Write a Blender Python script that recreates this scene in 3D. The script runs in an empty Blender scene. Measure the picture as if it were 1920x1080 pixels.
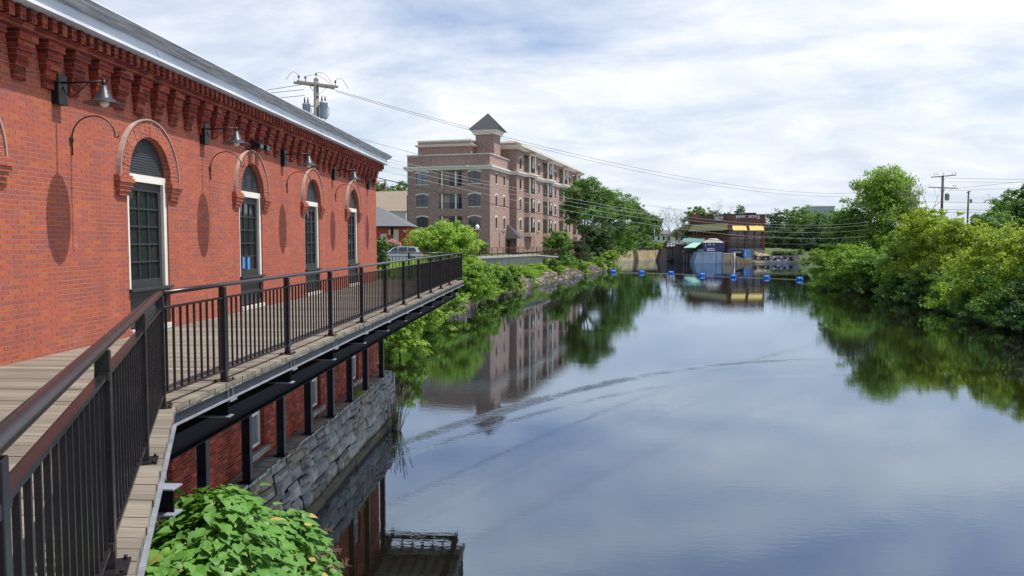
import bpy, bmesh, math, random
import numpy as np
from mathutils import Vector, Matrix
R = math.radians
pi = math.pi
scene = bpy.context.scene
col = scene.collection
rnd = random.Random(7)

# ------------------------------------------------------------ camera model (pixels of the 1920x1080 photograph)
F = 1493.0
HOR = 451.0
EYE = 6.8            # metres above the water
PITCH = math.atan((540 - HOR) / F)
def ray(px, py):
    a = (px - 960) / F; b = (540 - py) / F
    return Vector((a, math.cos(PITCH) + b * math.sin(PITCH), -math.sin(PITCH) + b * math.cos(PITCH)))
def atY(px, py, Y):
    r = ray(px, py); return Vector((0, 0, EYE)) + r * (Y / r.y)
def atZ(px, py, z):
    r = ray(px, py); return Vector((0, 0, EYE)) + r * ((z - EYE) / r.z)
def fx(px, Y): return atY(px, HOR, Y).x
def fz(py, Y): return atY(960, py, Y).z

# ------------------------------------------------------------ tagging and hierarchy
def tag(o, label=None, cat=None, group=None, kind=None):
    if label: o['label'] = label
    if cat: o['category'] = cat
    if group: o['group'] = group
    if kind: o['kind'] = kind
    return o
def empty(name, loc=(0, 0, 0), rz=0.0, label=None, cat=None, group=None):
    o = bpy.data.objects.new(name, None); col.objects.link(o)
    o.location = loc; o.rotation_euler = (0, 0, rz)
    o.empty_display_size = 0.2
    return tag(o, label, cat, group)
def children(o): return [c for c in bpy.data.objects if c.parent == o]
def copy_tree(o, parent=None):
    c = o.copy(); col.objects.link(c); c.parent = parent
    for ch in children(o): copy_tree(ch, c)
    return c

# ------------------------------------------------------------ mesh builder
class MB:
    def __init__(s): s.v = []; s.f = []; s.m = []; s.sm = []
    def add(s, vs, fs, m=0, smooth=False):
        b = len(s.v); s.v += [tuple(p) for p in vs]
        for f in fs: s.f.append(tuple(b + i for i in f)); s.m.append(m); s.sm.append(smooth)
        return s
    def quad(s, a, b, c, d, m=0): return s.add([a, b, c, d], [(0, 1, 2, 3)], m)
    def poly(s, pts, m=0): return s.add(pts, [tuple(range(len(pts)))], m)
    def box(s, x0, x1, y0, y1, z0, z1, m=0):
        vs = [(x0,y0,z0),(x1,y0,z0),(x1,y1,z0),(x0,y1,z0),(x0,y0,z1),(x1,y0,z1),(x1,y1,z1),(x0,y1,z1)]
        return s.add(vs, [(0,3,2,1),(4,5,6,7),(0,1,5,4),(1,2,6,5),(2,3,7,6),(3,0,4,7)], m)
    def hexa(s, bot, top, m=0):            # bot, top: 4 points each, counter-clockwise seen from above
        return s.add(list(bot) + list(top), [(0,3,2,1),(4,5,6,7),(0,1,5,4),(1,2,6,5),(2,3,7,6),(3,0,4,7)], m)
    def prism(s, poly, z0, z1, m=0):        # polygon in xy, ccw
        n = len(poly)
        vs = [(p[0], p[1], z0) for p in poly] + [(p[0], p[1], z1) for p in poly]
        fs = [tuple(range(n - 1, -1, -1)), tuple(range(n, 2 * n))] + [(i, (i + 1) % n, n + (i + 1) % n, n + i) for i in range(n)]
        return s.add(vs, fs, m)
    def sweep(s, prof, pts_fn, u0, u1, m=0):  # profile [(w,z)...] extruded along u with mapping pts_fn(u,w,z)
        n = len(prof)
        vs = [pts_fn(u0, w, z) for w, z in prof] + [pts_fn(u1, w, z) for w, z in prof]
        fs = [tuple(range(n - 1, -1, -1)), tuple(range(n, 2 * n))] + [(i, (i + 1) % n, n + (i + 1) % n, n + i) for i in range(n)]
        return s.add(vs, fs, m)
    def bar(s, a, b, w, h, m=0, up=(0, 0, 1)):
        a = Vector(a); b = Vector(b); d = (b - a).normalized(); u = Vector(up)
        if abs(d.dot(u)) > .99: u = Vector((1, 0, 0))
        r = d.cross(u).normalized() * (w / 2); t = r.cross(d).normalized() * (h / 2)
        P = [a - r - t, a + r - t, a + r + t, a - r + t, b - r - t, b + r - t, b + r + t, b - r + t]
        return s.add(P, [(0,1,2,3),(7,6,5,4),(0,4,5,1),(1,5,6,2),(2,6,7,3),(3,7,4,0)], m)
    def tube(s, pts, r, n=8, m=0, caps=True, smooth=True):
        pts = [Vector(p) for p in pts]; k = len(pts)
        rs = r if isinstance(r, (list, tuple)) else [r] * k
        d0 = (pts[1] - pts[0]).normalized()
        ref = Vector((0, 0, 1)) if abs(d0.z) < .9 else Vector((1, 0, 0))
        vs = []
        for i, p in enumerate(pts):
            d = (pts[min(i + 1, k - 1)] - pts[max(i - 1, 0)]).normalized()
            a = d.cross(ref)
            if a.length < 1e-4: a = d.cross(Vector((0, 1, 0)))
            a.normalize(); b = d.cross(a).normalized()
            for j in range(n):
                t = 2 * pi * j / n
                vs.append(p + (a * math.cos(t) + b * math.sin(t)) * rs[i])
        fs = [(i * n + j, i * n + (j + 1) % n, (i + 1) * n + (j + 1) % n, (i + 1) * n + j) for i in range(k - 1) for j in range(n)]
        s.add(vs, fs, m, smooth)
        if caps:
            b = len(s.v) - k * n
            s.f.append(tuple(b + j for j in range(n - 1, -1, -1))); s.m.append(m); s.sm.append(False)
            s.f.append(tuple(b + (k - 1) * n + j for j in range(n))); s.m.append(m); s.sm.append(False)
        return s
    def lathe(s, prof, c=(0, 0, 0), n=20, m=0, smooth=True):
        vs = []
        for r, z in prof:
            for j in range(n):
                t = 2 * pi * j / n; vs.append((c[0] + r * math.cos(t), c[1] + r * math.sin(t), c[2] + z))
        fs = [(i * n + j, i * n + (j + 1) % n, (i + 1) * n + (j + 1) % n, (i + 1) * n + j) for i in range(len(prof) - 1) for j in range(n)]
        return s.add(vs, fs, m, smooth)
    def build(s, name, mats, parent=None, bevel=0):
        me = bpy.data.meshes.new(name)
        me.from_pydata([tuple(v) for v in s.v], [], s.f)
        if not isinstance(mats, (list, tuple)): mats = [mats]
        for mt in mats: me.materials.append(mt)
        me.polygons.foreach_set('material_index', s.m)
        me.polygons.foreach_set('use_smooth', s.sm)
        me.update()
        boxuv(me)
        o = bpy.data.objects.new(name, me); col.objects.link(o); o.parent = parent
        if bevel:
            b = o.modifiers.new('b', 'BEVEL'); b.width = bevel; b.segments = 2; b.limit_method = 'ANGLE'
        return o
def boxuv(me):
    uv = me.uv_layers.new(name='UVMap')
    nl = len(me.loops)
    if not nl: return
    vi = np.empty(nl, np.int32); me.loops.foreach_get('vertex_index', vi)
    co = np.empty(len(me.vertices) * 3); me.vertices.foreach_get('co', co); co = co.reshape(-1, 3)
    npoly = len(me.polygons)
    nr = np.empty(npoly * 3); me.polygons.foreach_get('normal', nr); nr = nr.reshape(-1, 3)
    lt = np.empty(npoly, np.int32); me.polygons.foreach_get('loop_total', lt)
    ln = np.repeat(nr, lt, axis=0); lc = co[vi]
    flat = np.abs(ln[:, 2]) > .8
    usey = (np.abs(ln[:, 0]) > np.abs(ln[:, 1]))
    u = np.where(flat, lc[:, 0], np.where(usey, lc[:, 1], lc[:, 0]))
    v = np.where(flat, lc[:, 1], lc[:, 2])
    out = np.stack([u, v], 1).ravel()
    uv.data.foreach_set('uv', out)

# ------------------------------------------------------------ materials
def nodes(name):
    m = bpy.data.materials.new(name); m.use_nodes = True
    nt = m.node_tree; b = nt.nodes['Principled BSDF']
    return m, nt, b
def N(nt, typ, **kw):
    n = nt.nodes.new(typ)
    for k, v in kw.items():
        if k in n.inputs.keys() if hasattr(n.inputs, 'keys') else False: n.inputs[k].default_value = v
        else: setattr(n, k, v)
    return n
def L(nt, a, b): nt.links.new(a, b)
def c4(c): return (c[0], c[1], c[2], 1)
def mixc(nt, fac, a, b, mode='MIX'):
    n = nt.nodes.new('ShaderNodeMix'); n.data_type = 'RGBA'; n.blend_type = mode
    for sock, v in ((n.inputs[0], fac), (n.inputs[6], a), (n.inputs[7], b)):
        if hasattr(v, 'is_linked') or isinstance(v, bpy.types.NodeSocket): nt.links.new(v, sock)
        else: sock.default_value = c4(v) if isinstance(v, (tuple, list)) else v
    return n.outputs[2]
def noise(nt, vec, scale, detail=4, rough=.6, dist=0.0):
    n = nt.nodes.new('ShaderNodeTexNoise'); n.inputs['Scale'].default_value = scale
    n.inputs['Detail'].default_value = detail; n.inputs['Roughness'].default_value = rough
    n.inputs['Distortion'].default_value = dist
    if vec is not None: nt.links.new(vec, n.inputs['Vector'])
    return n.outputs['Fac']
def ramp(nt, fac, stops, interp='LINEAR'):
    n = nt.nodes.new('ShaderNodeValToRGB'); n.color_ramp.interpolation = interp
    e = n.color_ramp.elements
    while len(e) < len(stops): e.new(.5)
    for i, (p, c) in enumerate(stops):
        e[i].position = p; e[i].color = c4(c) if isinstance(c, (tuple, list)) else (c, c, c, 1)
    nt.links.new(fac, n.inputs[0]); return n.outputs[0]
def coords(nt, kind='Object', scale=None):
    t = nt.nodes.new('ShaderNodeTexCoord'); o = t.outputs[kind]
    if scale:
        m = nt.nodes.new('ShaderNodeMapping'); m.inputs['Scale'].default_value = scale
        nt.links.new(o, m.inputs['Vector']); o = m.outputs[0]
    return o
def bump(nt, b, h, strength=.3, dist=.01):
    n = nt.nodes.new('ShaderNodeBump'); n.inputs['Strength'].default_value = strength; n.inputs['Distance'].default_value = dist
    nt.links.new(h, n.inputs['Height']); nt.links.new(n.outputs[0], b.inputs['Normal'])
def plain(name, c, rough=.6, metal=0, var=.25, vs=3.0, bs=0, bscale=30, c2=None, spec=.5, stretch=None):
    m, nt, b = nodes(name)
    co = coords(nt, 'Object', stretch)
    f = noise(nt, co, vs, 5, .65)
    d = c2 if c2 else tuple(x * (1 - var) for x in c)
    colr = mixc(nt, ramp(nt, f, [(.35, 0), (.68, 1)]), c, d)
    L(nt, colr, b.inputs['Base Color'])
    b.inputs['Roughness'].default_value = rough; b.inputs['Metallic'].default_value = metal
    b.inputs['Specular IOR Level'].default_value = spec
    if bs: bump(nt, b, noise(nt, co, bscale, 4), bs, .01)
    return m
def brick(name, stops, mortar, bw=.205, bh=.0677, ms=.006, patch=.4, patchc=None, bumps=.6, eff=0.0):
    m, nt, b = nodes(name)
    uv = coords(nt, 'UV'); ob = coords(nt, 'Object')
    # slight waviness so that courses are not ruler straight
    nz = nt.nodes.new('ShaderNodeTexNoise'); nz.inputs['Scale'].default_value = 1.3; L(nt, uv, nz.inputs['Vector'])
    vm = nt.nodes.new('ShaderNodeVectorMath'); vm.operation = 'MULTIPLY_ADD'
    L(nt, nz.outputs['Color'], vm.inputs[0]); vm.inputs[1].default_value = (.02, .012, 0); L(nt, uv, vm.inputs[2])
    t = nt.nodes.new('ShaderNodeTexBrick'); L(nt, vm.outputs[0], t.inputs['Vector'])
    t.offset = .5; t.inputs['Color1'].default_value = (0, 0, 0, 1); t.inputs['Color2'].default_value = (1, 1, 1, 1)
    t.inputs['Mortar'].default_value = (.5, .5, .5, 1); t.inputs['Scale'].default_value = 1
    t.inputs['Mortar Size'].default_value = ms; t.inputs['Mortar Smooth'].default_value = .2
    t.inputs['Brick Width'].default_value = bw; t.inputs['Row Height'].default_value = bh; t.inputs['Bias'].default_value = 0
    c = ramp(nt, t.outputs['Color'], stops)
    n1 = noise(nt, ob, 1.1, 5, .65); n2 = noise(nt, ob, 28, 4, .7)
    c = mixc(nt, patch, c, ramp(nt, n1, [(.3, .35), (.7, 1.0)]), 'MULTIPLY')
    c = mixc(nt, .45, c, ramp(nt, n2, [(.25, .55), (.7, 1.15)]), 'MULTIPLY')
    mo = mixc(nt, ramp(nt, n1, [(.3, 0), (.7, 1)]), mortar, tuple(x * .5 for x in mortar))
    sy = nt.nodes.new('ShaderNodeSeparateXYZ'); L(nt, vm.outputs[0], sy.inputs[0])
    dv = nt.nodes.new('ShaderNodeMath'); dv.operation = 'DIVIDE'; L(nt, sy.outputs[1], dv.inputs[0]); dv.inputs[1].default_value = bh
    fr = nt.nodes.new('ShaderNodeMath'); fr.operation = 'FRACT'; L(nt, dv.outputs[0], fr.inputs[0])
    bed = ramp(nt, fr.outputs[0], [(0, 1), (.10, 1), (.13, 0), (.96, 0), (.97, .35)])      # bed joints pale, head joints and undersides dark
    mo = mixc(nt, bed, tuple(x * .32 for x in stops[0][1]), mo)
    c = mixc(nt, t.outputs['Fac'], c, mo)
    sv = noise(nt, coords(nt, 'Object', (2.2, 2.2, .22)), 1.4, 4, .6); c = mixc(nt, .30, c, ramp(nt, sv, [(.35, .62), (.6, 1.0)]), 'MULTIPLY')
    if eff:
        e = noise(nt, ob, 2.2, 6, .75, .6)
        c = mixc(nt, ramp(nt, e, [(.6, 0), (.82, eff)]), c, (.55, .42, .38))
    L(nt, c, b.inputs['Base Color']); b.inputs['Roughness'].default_value = .9; b.inputs['Specular IOR Level'].default_value = .12
    inv = nt.nodes.new('ShaderNodeMath'); inv.operation = 'MULTIPLY_ADD'
    L(nt, t.outputs['Fac'], inv.inputs[0]); inv.inputs[1].default_value = -1; L(nt, n2, inv.inputs[2])
    bump(nt, b, inv.outputs[0], bumps, .008)
    return m
def foliage(name, dark, mid, light, trans=.35, hs=.5, rough=.55):
    m, nt, b = nodes(name)
    ob = coords(nt, 'Object')
    f = noise(nt, ob, hs, 3, .6); g = noise(nt, ob, 6.0, 2, .5)
    c = mixc(nt, ramp(nt, f, [(.3, 0), (.7, 1)]), mid, light)
    c = mixc(nt, ramp(nt, g, [(.42, 0), (.8, .7)]), c, dark)
    L(nt, c, b.inputs['Base Color']); b.inputs['Roughness'].default_value = rough
    b.inputs['Specular IOR Level'].default_value = .35
    tr = nt.nodes.new('ShaderNodeBsdfTranslucent'); hsv = mixc(nt, .6, c, (light[0] * 1.6, light[1] * 1.7, light[2] * .6))
    L(nt, hsv, tr.inputs['Color'])
    mx = nt.nodes.new('ShaderNodeMixShader'); mx.inputs[0].default_value = trans
    L(nt, b.outputs[0], mx.inputs[1]); L(nt, tr.outputs[0], mx.inputs[2])
    L(nt, mx.outputs[0], nt.nodes['Material Output'].inputs['Surface'])
    return m
def glass(name, c=(.02, .025, .03), rough=.04):
    m, nt, b = nodes(name)
    b.inputs['Base Color'].default_value = c4(c); b.inputs['Roughness'].default_value = rough
    b.inputs['IOR'].default_value = 1.8
    bump(nt, b, noise(nt, coords(nt), 2.2, 2), .25, .02)
    return m

M = {}
M['mill_brick'] = brick('mill_brick', [(0, (.37, .120, .098)), (.25, (.43, .122, .086)), (.65, (.475, .126, .077)), (1, (.52, .150, .076))], (.56, .44, .39), bw=.228, bh=.0622, ms=.0045, patch=.30, eff=.38)
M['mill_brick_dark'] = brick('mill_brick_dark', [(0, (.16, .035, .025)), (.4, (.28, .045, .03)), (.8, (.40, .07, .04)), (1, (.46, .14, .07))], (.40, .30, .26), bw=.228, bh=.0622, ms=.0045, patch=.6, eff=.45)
M['apt_brick'] = brick('apt_brick', [(0, (.27, .165, .145)), (.5, (.45, .305, .26)), (1, (.56, .40, .34))], (.50, .43, .38), patch=.22, bumps=.2)
M['shop_brick'] = brick('shop_brick', [(0, (.32, .06, .04)), (.5, (.45, .08, .05)), (1, (.5, .11, .07))], (.4, .2, .15), patch=.3, bumps=.2)
M['rest_brick'] = brick('rest_brick', [(0, (.15, .06, .045)), (.5, (.27, .12, .085)), (1, (.38, .18, .12))], (.24, .18, .15), bw=.4, bh=.14, ms=.01, patch=.75, bumps=.2)
M['white_paint'] = plain('white_paint', (.74, .72, .64), .5, var=.12, vs=2)
M['fascia'] = plain('fascia', (.74, .77, .82), .45, var=.3, vs=1.6, c2=(.52, .55, .60), stretch=(.5, 1, 2.2))
M['gutter'] = plain('gutter', (.46, .47, .50), .5, metal=.1, var=.6, vs=5, c2=(.16, .16, .17), stretch=(.25, 3, 6), bs=.3)
M['steel_beam'] = plain('steel_beam', (.008, .008, .010), .65, var=.3, spec=.12)
M['roof_dark'] = plain('roof_dark', (.09, .09, .10), .8, var=.3)
M['black_wood'] = plain('black_wood', (.035, .038, .042), .55, var=.4, vs=8, stretch=(1, 1, 6), bs=.3)
M['steel_black'] = plain('steel_black', (.010, .010, .012), .42, metal=0, var=.35, vs=6, spec=.35, bs=.06)
M['rail_black'] = plain('rail_black', (.012, .011, .013), .26, metal=0, var=.35, vs=9, spec=.36, c2=(.020, .017, .018))
M['steel_blue'] = plain('steel_blue', (.018, .024, .038), .42, metal=0, var=.5, vs=4, c2=(.010, .011, .015), bs=.1, spec=.4)
M['steel_flange'] = plain('steel_flange', (.30, .32, .36), .4, metal=.2, var=.4, vs=4)
M['glass'] = glass('glass')
M['glass_pale'] = glass('glass_pale', (.16, .19, .21), .08)
M['curtain'] = plain('curtain', (.10, .07, .05), .9, var=.7, vs=4)
M['granite'] = plain('granite', (.19, .195, .195), .85, var=.5, vs=2.2, c2=(.075, .08, .085), bs=1, bscale=11)
M['granite_light'] = plain('granite_light', (.25, .26, .255), .85, var=.4, vs=2.6, c2=(.12, .13, .13), bs=1, bscale=12, stretch=(1, 1, .5))
M['granite_tan'] = plain('granite_tan', (.22, .205, .16), .85, var=.4, vs=2.0, c2=(.10, .09, .07), bs=1, bscale=16)
M['mortar'] = plain('mortar', (.40, .30, .26), .9, var=.3)
M['rock'] = plain('rock', (.42, .34, .28), .9, var=.5, vs=2.5, c2=(.15, .13, .11), bs=.8, bscale=9)
def wet(m):
    nt = m.node_tree; b = nt.nodes['Principled BSDF']; src = b.inputs['Base Color'].links[0].from_socket
    g = nt.nodes.new('ShaderNodeNewGeometry'); sp = nt.nodes.new('ShaderNodeSeparateXYZ'); L(nt, g.outputs['Position'], sp.inputs[0])
    n = noise(nt, g.outputs['Position'], 1.6, 4); a = nt.nodes.new('ShaderNodeMath'); a.operation = 'MULTIPLY_ADD'; L(nt, n, a.inputs[0]); a.inputs[1].default_value = -.35; L(nt, sp.outputs[2], a.inputs[2])
    c = mixc(nt, 1.0, src, ramp(nt, a.outputs[0], [(0, (.30, .27, .20)), (.12, (.55, .50, .38)), (.22, (1, 1, 1))]), 'MULTIPLY')
    mo = ramp(nt, noise(nt, g.outputs['Position'], 2.7, 5, .7), [(.56, 0), (.72, .55)]); c = mixc(nt, mo, c, (.09, .10, .045)); L(nt, c, b.inputs['Base Color'])
M['base_concrete'] = plain('base_concrete', (.27, .26, .23), .85, var=.45, vs=1.3, bs=.5)
for k_ in ('granite', 'granite_light', 'granite_tan', 'base_concrete'): wet(M[k_])
M['concrete'] = plain('concrete', (.36, .35, .33), .85, var=.35, vs=1.3, bs=.3, stretch=(1, 1, .4))
M['concrete_blue'] = plain('concrete_blue', (.17, .25, .34), .7, var=.4, vs=.7, stretch=(1, 1, .35))
M['tan_concrete'] = plain('tan_concrete', (.46, .36, .21), .9, var=.45, vs=.9, stretch=(2, 2, .4), c2=(.26, .20, .12))
M['cream'] = plain('cream', (.58, .51, .40), .6, var=.15)
M['apt_white'] = plain('apt_white', (.76, .73, .66), .5, var=.1)
M['metal_roof'] = plain('metal_roof', (.075, .075, .08), .5, metal=.2, var=.2)
M['slate'] = plain('slate', (.13, .135, .145), .8, var=.2)
M['shingle_tan'] = plain('shingle_tan', (.36, .29, .22), .9, var=.3)
M['pole_wood'] = plain('pole_wood', (.26, .22, .185), .85, var=.4, vs=5, stretch=(4, 4, .6), bs=.3)
M['pole_brown'] = plain('pole_brown', (.13, .08, .08), .85, var=.4, vs=5, stretch=(4, 4, .6))
M['xfmr'] = plain('xfmr', (.36, .43, .54), .4, metal=.1, var=.25)
M['wire'] = plain('wire', (.07, .07, .075), .5, var=.1)
M['wire_pale'] = plain('wire_pale', (.34, .34, .34), .5, var=.1)
M['cable'] = plain('cable', (.02, .02, .02), .6, var=.1)
M['yellow'] = plain('yellow', (.72, .52, .10), .8, var=.15, c2=(.55, .42, .14))
M['yellow_shaded'] = plain('yellow_shaded', (.60, .52, .20), .8, var=.2)  # duller awning yellow; the unlit wing's shade is put into the colour
M['green_roof'] = plain('green_roof', (.24, .48, .36), .6, var=.25)
M['teal_roof'] = plain('teal_roof', (.10, .22, .20), .6, var=.25)
M['dark_timber'] = plain('dark_timber', (.085, .06, .055), .8, var=.4)
M['navy'] = plain('navy', (.04, .05, .14), .6, var=.3)
M['maroon'] = plain('maroon', (.14, .045, .045), .8, var=.3)
M['blue_box'] = plain('blue_box', (.08, .26, .60), .5, var=.2)
M['white_sign'] = plain('white_sign', (.72, .70, .78), .5, var=.05)
M['violet'] = plain('violet', (.22, .14, .42), .5, var=.1)
M['barrel'] = plain('barrel', (.012, .15, .62), .35, var=.25, vs=4)
M['rope'] = plain('rope', (.42, .36, .28), .8, var=.2)
M['bark'] = plain('bark', (.13, .105, .08), .9, var=.5, vs=5, bs=.5, stretch=(3, 3, .6))
M['bark_pale'] = plain('bark_pale', (.26, .24, .21), .9, var=.4, vs=5)
M['car_paint'] = plain('car_paint', (.66, .68, .70), .2, metal=.2, var=.03)
M['rubber'] = plain('rubber', (.02, .02, .02), .8, var=.2)
M['red_lamp'] = plain('red_lamp', (.5, .02, .02), .3, var=.1)
M['globe'] = plain('globe', (.80, .76, .66), .3, var=.05)
M['house_white'] = plain('house_white', (.72, .72, .70), .6, var=.08)
M['stone_sill'] = plain('stone_sill', (.28, .29, .26), .8, var=.3, bs=.3)
M['threshold'] = plain('threshold', (.62, .60, .55), .8, var=.25)
M['asphalt'] = plain('asphalt', (.055, .055, .058), .9, var=.2)
M['lamp_zinc'] = plain('lamp_zinc', (.05, .052, .06), .42, metal=.3, var=.35, vs=9)
M['amber'] = plain('amber', (.60, .38, .15), .5, var=.3)
# weathered boards: tone and hue differ from board to board
def boards():
    m, nt, b = nodes('deck_boards')
    ob = coords(nt, 'Object')
    sep = nt.nodes.new('ShaderNodeSeparateXYZ'); L(nt, ob, sep.inputs[0])
    mul = nt.nodes.new('ShaderNodeMath'); mul.operation = 'MULTIPLY'; L(nt, sep.outputs[0], mul.inputs[0]); mul.inputs[1].default_value = 1 / .145
    fl = nt.nodes.new('ShaderNodeMath'); fl.operation = 'FLOOR'; L(nt, mul.outputs[0], fl.inputs[0])
    wn = nt.nodes.new('ShaderNodeTexWhiteNoise'); wn.noise_dimensions = '1D'; L(nt, fl.outputs[0], wn.inputs['W'])
    c = ramp(nt, wn.outputs['Value'], [(0, (.15, .128, .10)), (.45, (.21, .18, .14)), (.8, (.265, .23, .18)), (1, (.19, .175, .15))])
    mp = nt.nodes.new('ShaderNodeMapping'); mp.inputs['Scale'].default_value = (14, .9, 6); L(nt, ob, mp.inputs['Vector'])
    g = noise(nt, mp.outputs[0], 3.5, 6, .7)
    c = mixc(nt, .75, c, ramp(nt, g, [(.25, .45), (.7, 1.15)]), 'MULTIPLY')
    st = noise(nt, ob, .9, 4, .6)
    c = mixc(nt, .35, c, ramp(nt, st, [(.3, .6), (.65, 1.05)]), 'MULTIPLY')
    L(nt, c, b.inputs['Base Color']); b.inputs['Roughness'].default_value = .85
    bump(nt, b, g, .5, .006); return m
M['boards'] = boards()
M['board_edge'] = plain('board_edge', (.27, .25, .18), .9, var=.5, vs=7, c2=(.13, .115, .08), bs=.5, bscale=25)
# foliage
M['f_bright'] = foliage('f_bright', (.05, .12, .016), (.13, .26, .030), (.26, .38, .05))
M['f_yellow'] = foliage('f_yellow', (.065, .14, .014), (.16, .27, .022), (.34, .42, .038))
M['f_mid'] = foliage('f_mid', (.028, .075, .016), (.07, .16, .026), (.15, .26, .045))
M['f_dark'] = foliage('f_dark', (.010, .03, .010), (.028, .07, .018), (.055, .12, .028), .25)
M['f_lime'] = foliage('f_lime', (.08, .17, .02), (.18, .33, .035), (.33, .46, .07))
M['f_grey'] = foliage('f_grey', (.04, .07, .03), (.10, .16, .06), (.20, .26, .11))
M['f_knot'] = foliage('f_knot', (.03, .10, .016), (.075, .195, .030), (.145, .30, .052), .24, 2.2, .5)
M['f_old'] = plain('f_old', (.24, .26, .05), .6, var=.5, vs=8, c2=(.28, .16, .05))
M['f_flower'] = plain('f_flower', (.45, .10, .42), .7, var=.2)
M['f_sprig'] = plain('f_sprig', (.30, .17, .14), .8, var=.3)
M['f_pink'] = plain('f_pink', (.55, .25, .24), .8, var=.3, vs=2)
# ------------------------------------------------------------ shared wall builder: openings with straight or arched heads
def seg_arch(hw, rise, n=10):
    if rise <= 0: return [(-hw, 0), (hw, 0)]
    r = (hw * hw + rise * rise) / (2 * rise); cz = rise - r; a = math.asin(min(1, hw / r))
    if rise > hw * .999: a = pi / 2
    return [(r * math.sin(t), cz + r * math.cos(t)) for t in [(-a + 2 * a * i / n) for i in range(n + 1)]]
def wall_open(mb, T, u0, u1, z0, z1, wins, depth=.25, m=0, mr=None):
    """wins: (centre, halfwidth, z_bottom, z_spring, rise), sorted"""
    if mr is None: mr = m
    cur = u0
    for (c, hw, zb, zs, rise) in wins:
        a, b = c - hw, c + hw
        if a > cur: mb.quad(T(cur, 0, z0), T(a, 0, z0), T(a, 0, z1), T(cur, 0, z1), m)
        if zb > z0: mb.quad(T(a, 0, z0), T(b, 0, z0), T(b, 0, zb), T(a, 0, zb), m)
        P = [(c + x, zs + z) for x, z in seg_arch(hw, rise)]
        P[0] = (a, zs); P[-1] = (b, zs)
        for i in range(len(P) - 1):
            (xa, za), (xb, zb_) = P[i], P[i + 1]
            mb.quad(T(xa, 0, za), T(xb, 0, zb_), T(xb, 0, z1), T(xa, 0, z1), m)
            mb.quad(T(xa, 0, za), T(xa, depth, za), T(xb, depth, zb_), T(xb, 0, zb_), mr)
        mb.quad(T(a, 0, zb), T(a, depth, zb), T(a, depth, zs), T(a, 0, zs), mr)
        mb.quad(T(b, 0, zb), T(b, 0, zs), T(b, depth, zs), T(b, depth, zb), mr)
        mb.quad(T(a, 0, zb), T(b, 0, zb), T(b, depth, zb), T(a, depth, zb), mr)
        cur = b
    if cur < u1: mb.quad(T(cur, 0, z0), T(u1, 0, z0), T(u1, 0, z1), T(cur, 0, z1), m)
def tbox(mb, T, u0, u1, w0, w1, z0, z1, m=0):
    bot = [T(u0, w0, z0), T(u1, w0, z0), T(u1, w1, z0), T(u0, w1, z0)]
    top = [T(u0, w0, z1), T(u1, w0, z1), T(u1, w1, z1), T(u0, w1, z1)]
    mb.hexa(bot, top, m)

# ============================================================ THE BRICK MILL
TH = math.atan(.0536)
MILL0 = Vector((-6.717, 0, -.4))
MRZ = pi / 2 - TH
def mw(s, n, z):     # mill local (s along wall, n outward) -> world
    return Vector((MILL0.x + s * math.sin(TH) + n * math.cos(TH), s * math.cos(TH) - n * math.sin(TH), z + MILL0.z))
mill = empty('brick_mill', MILL0, MRZ, 'long red brick mill with arched windows and a stepped brick cornice beside the boardwalk', 'building')
ZD = 5.68
S0, S1 = -3.0, 30.1
WC = [-0.0 + 4.42 * k + 4.42 * 0 for k in range(0, 7)]
WC = [13.25 + 4.45 * k for k in (-3, -2, -1, 0, 1, 2, 3)]
ZE = 10.12
T0 = lambda u, w, z: (u, w, z)
w = MB()
wall_open(w, T0, S0, S1, 4.9, ZE + .1, [(c, .66, 5.78, 8.22, .66) for c in WC], .22)
wl_ = MB(); wall_open(wl_, T0, S0, S1, 1.9, 4.9, [(c + .1, .46, 2.48, 4.02, 0) for c in WC if c > 2], .2); wl_.build('basement_wall', M['mill_brick_dark'], mill)  # brick's own maroon and the deck's shade, both put into the colour
w.quad((S1, 0, 1.9), (S1, 13, 1.9), (S1, 13, ZE + .1), (S1, 0, ZE + .1))
w.quad((S0, 13, 1.9), (S0, 0, 1.9), (S0, 0, ZE + .1), (S0, 13, ZE + .1))
w.quad((S1, 13, 1.9), (S0, 13, 1.9), (S0, 13, ZE + .1), (S1, 13, ZE + .1))
w.build('wall', M['mill_brick'], mill)
# corbel table: stepped brackets, band, dentil course
cb = MB(); pitch = .575
k = 0; s = S0 + .25
while s < S1 - .2:
    wd = .36
    for j in range(5):
        zt = 9.93 - j * .118; pr = .18 - j * .033; ww = wd * (1 - .10 * j)
        jit = rnd.uniform(-.008, .008)
        cb.box(s + (wd - ww) * .5 + jit, s + wd - (wd - ww) * .5 + jit, -pr, .02, zt - .117, zt)
    s += pitch
cb.box(S0, S1 + .14, -.215, .02, 9.932, 9.985)
cb.box(S0, S1 + .14, -.235, .02, 9.987, 10.005)
s = S0 + .05
while s < S1:
    cb.box(s, s + .105, -.30, -.10, 10.007, 10.17 + rnd.uniform(-.004, .004)); s += .205
cb.box(S0, S1 + .05, -.16, .02, 10.007, 10.19)
# returning on the gable end
for j in range(5):
    cb.box(S1 - .02, S1 + .20 - j * .036, .1, .46, 9.81 - j * .118, 9.928 - j * .118)
cb.build('corbel_band', M['mill_brick_dark'], mill).location.z = -.14
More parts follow.
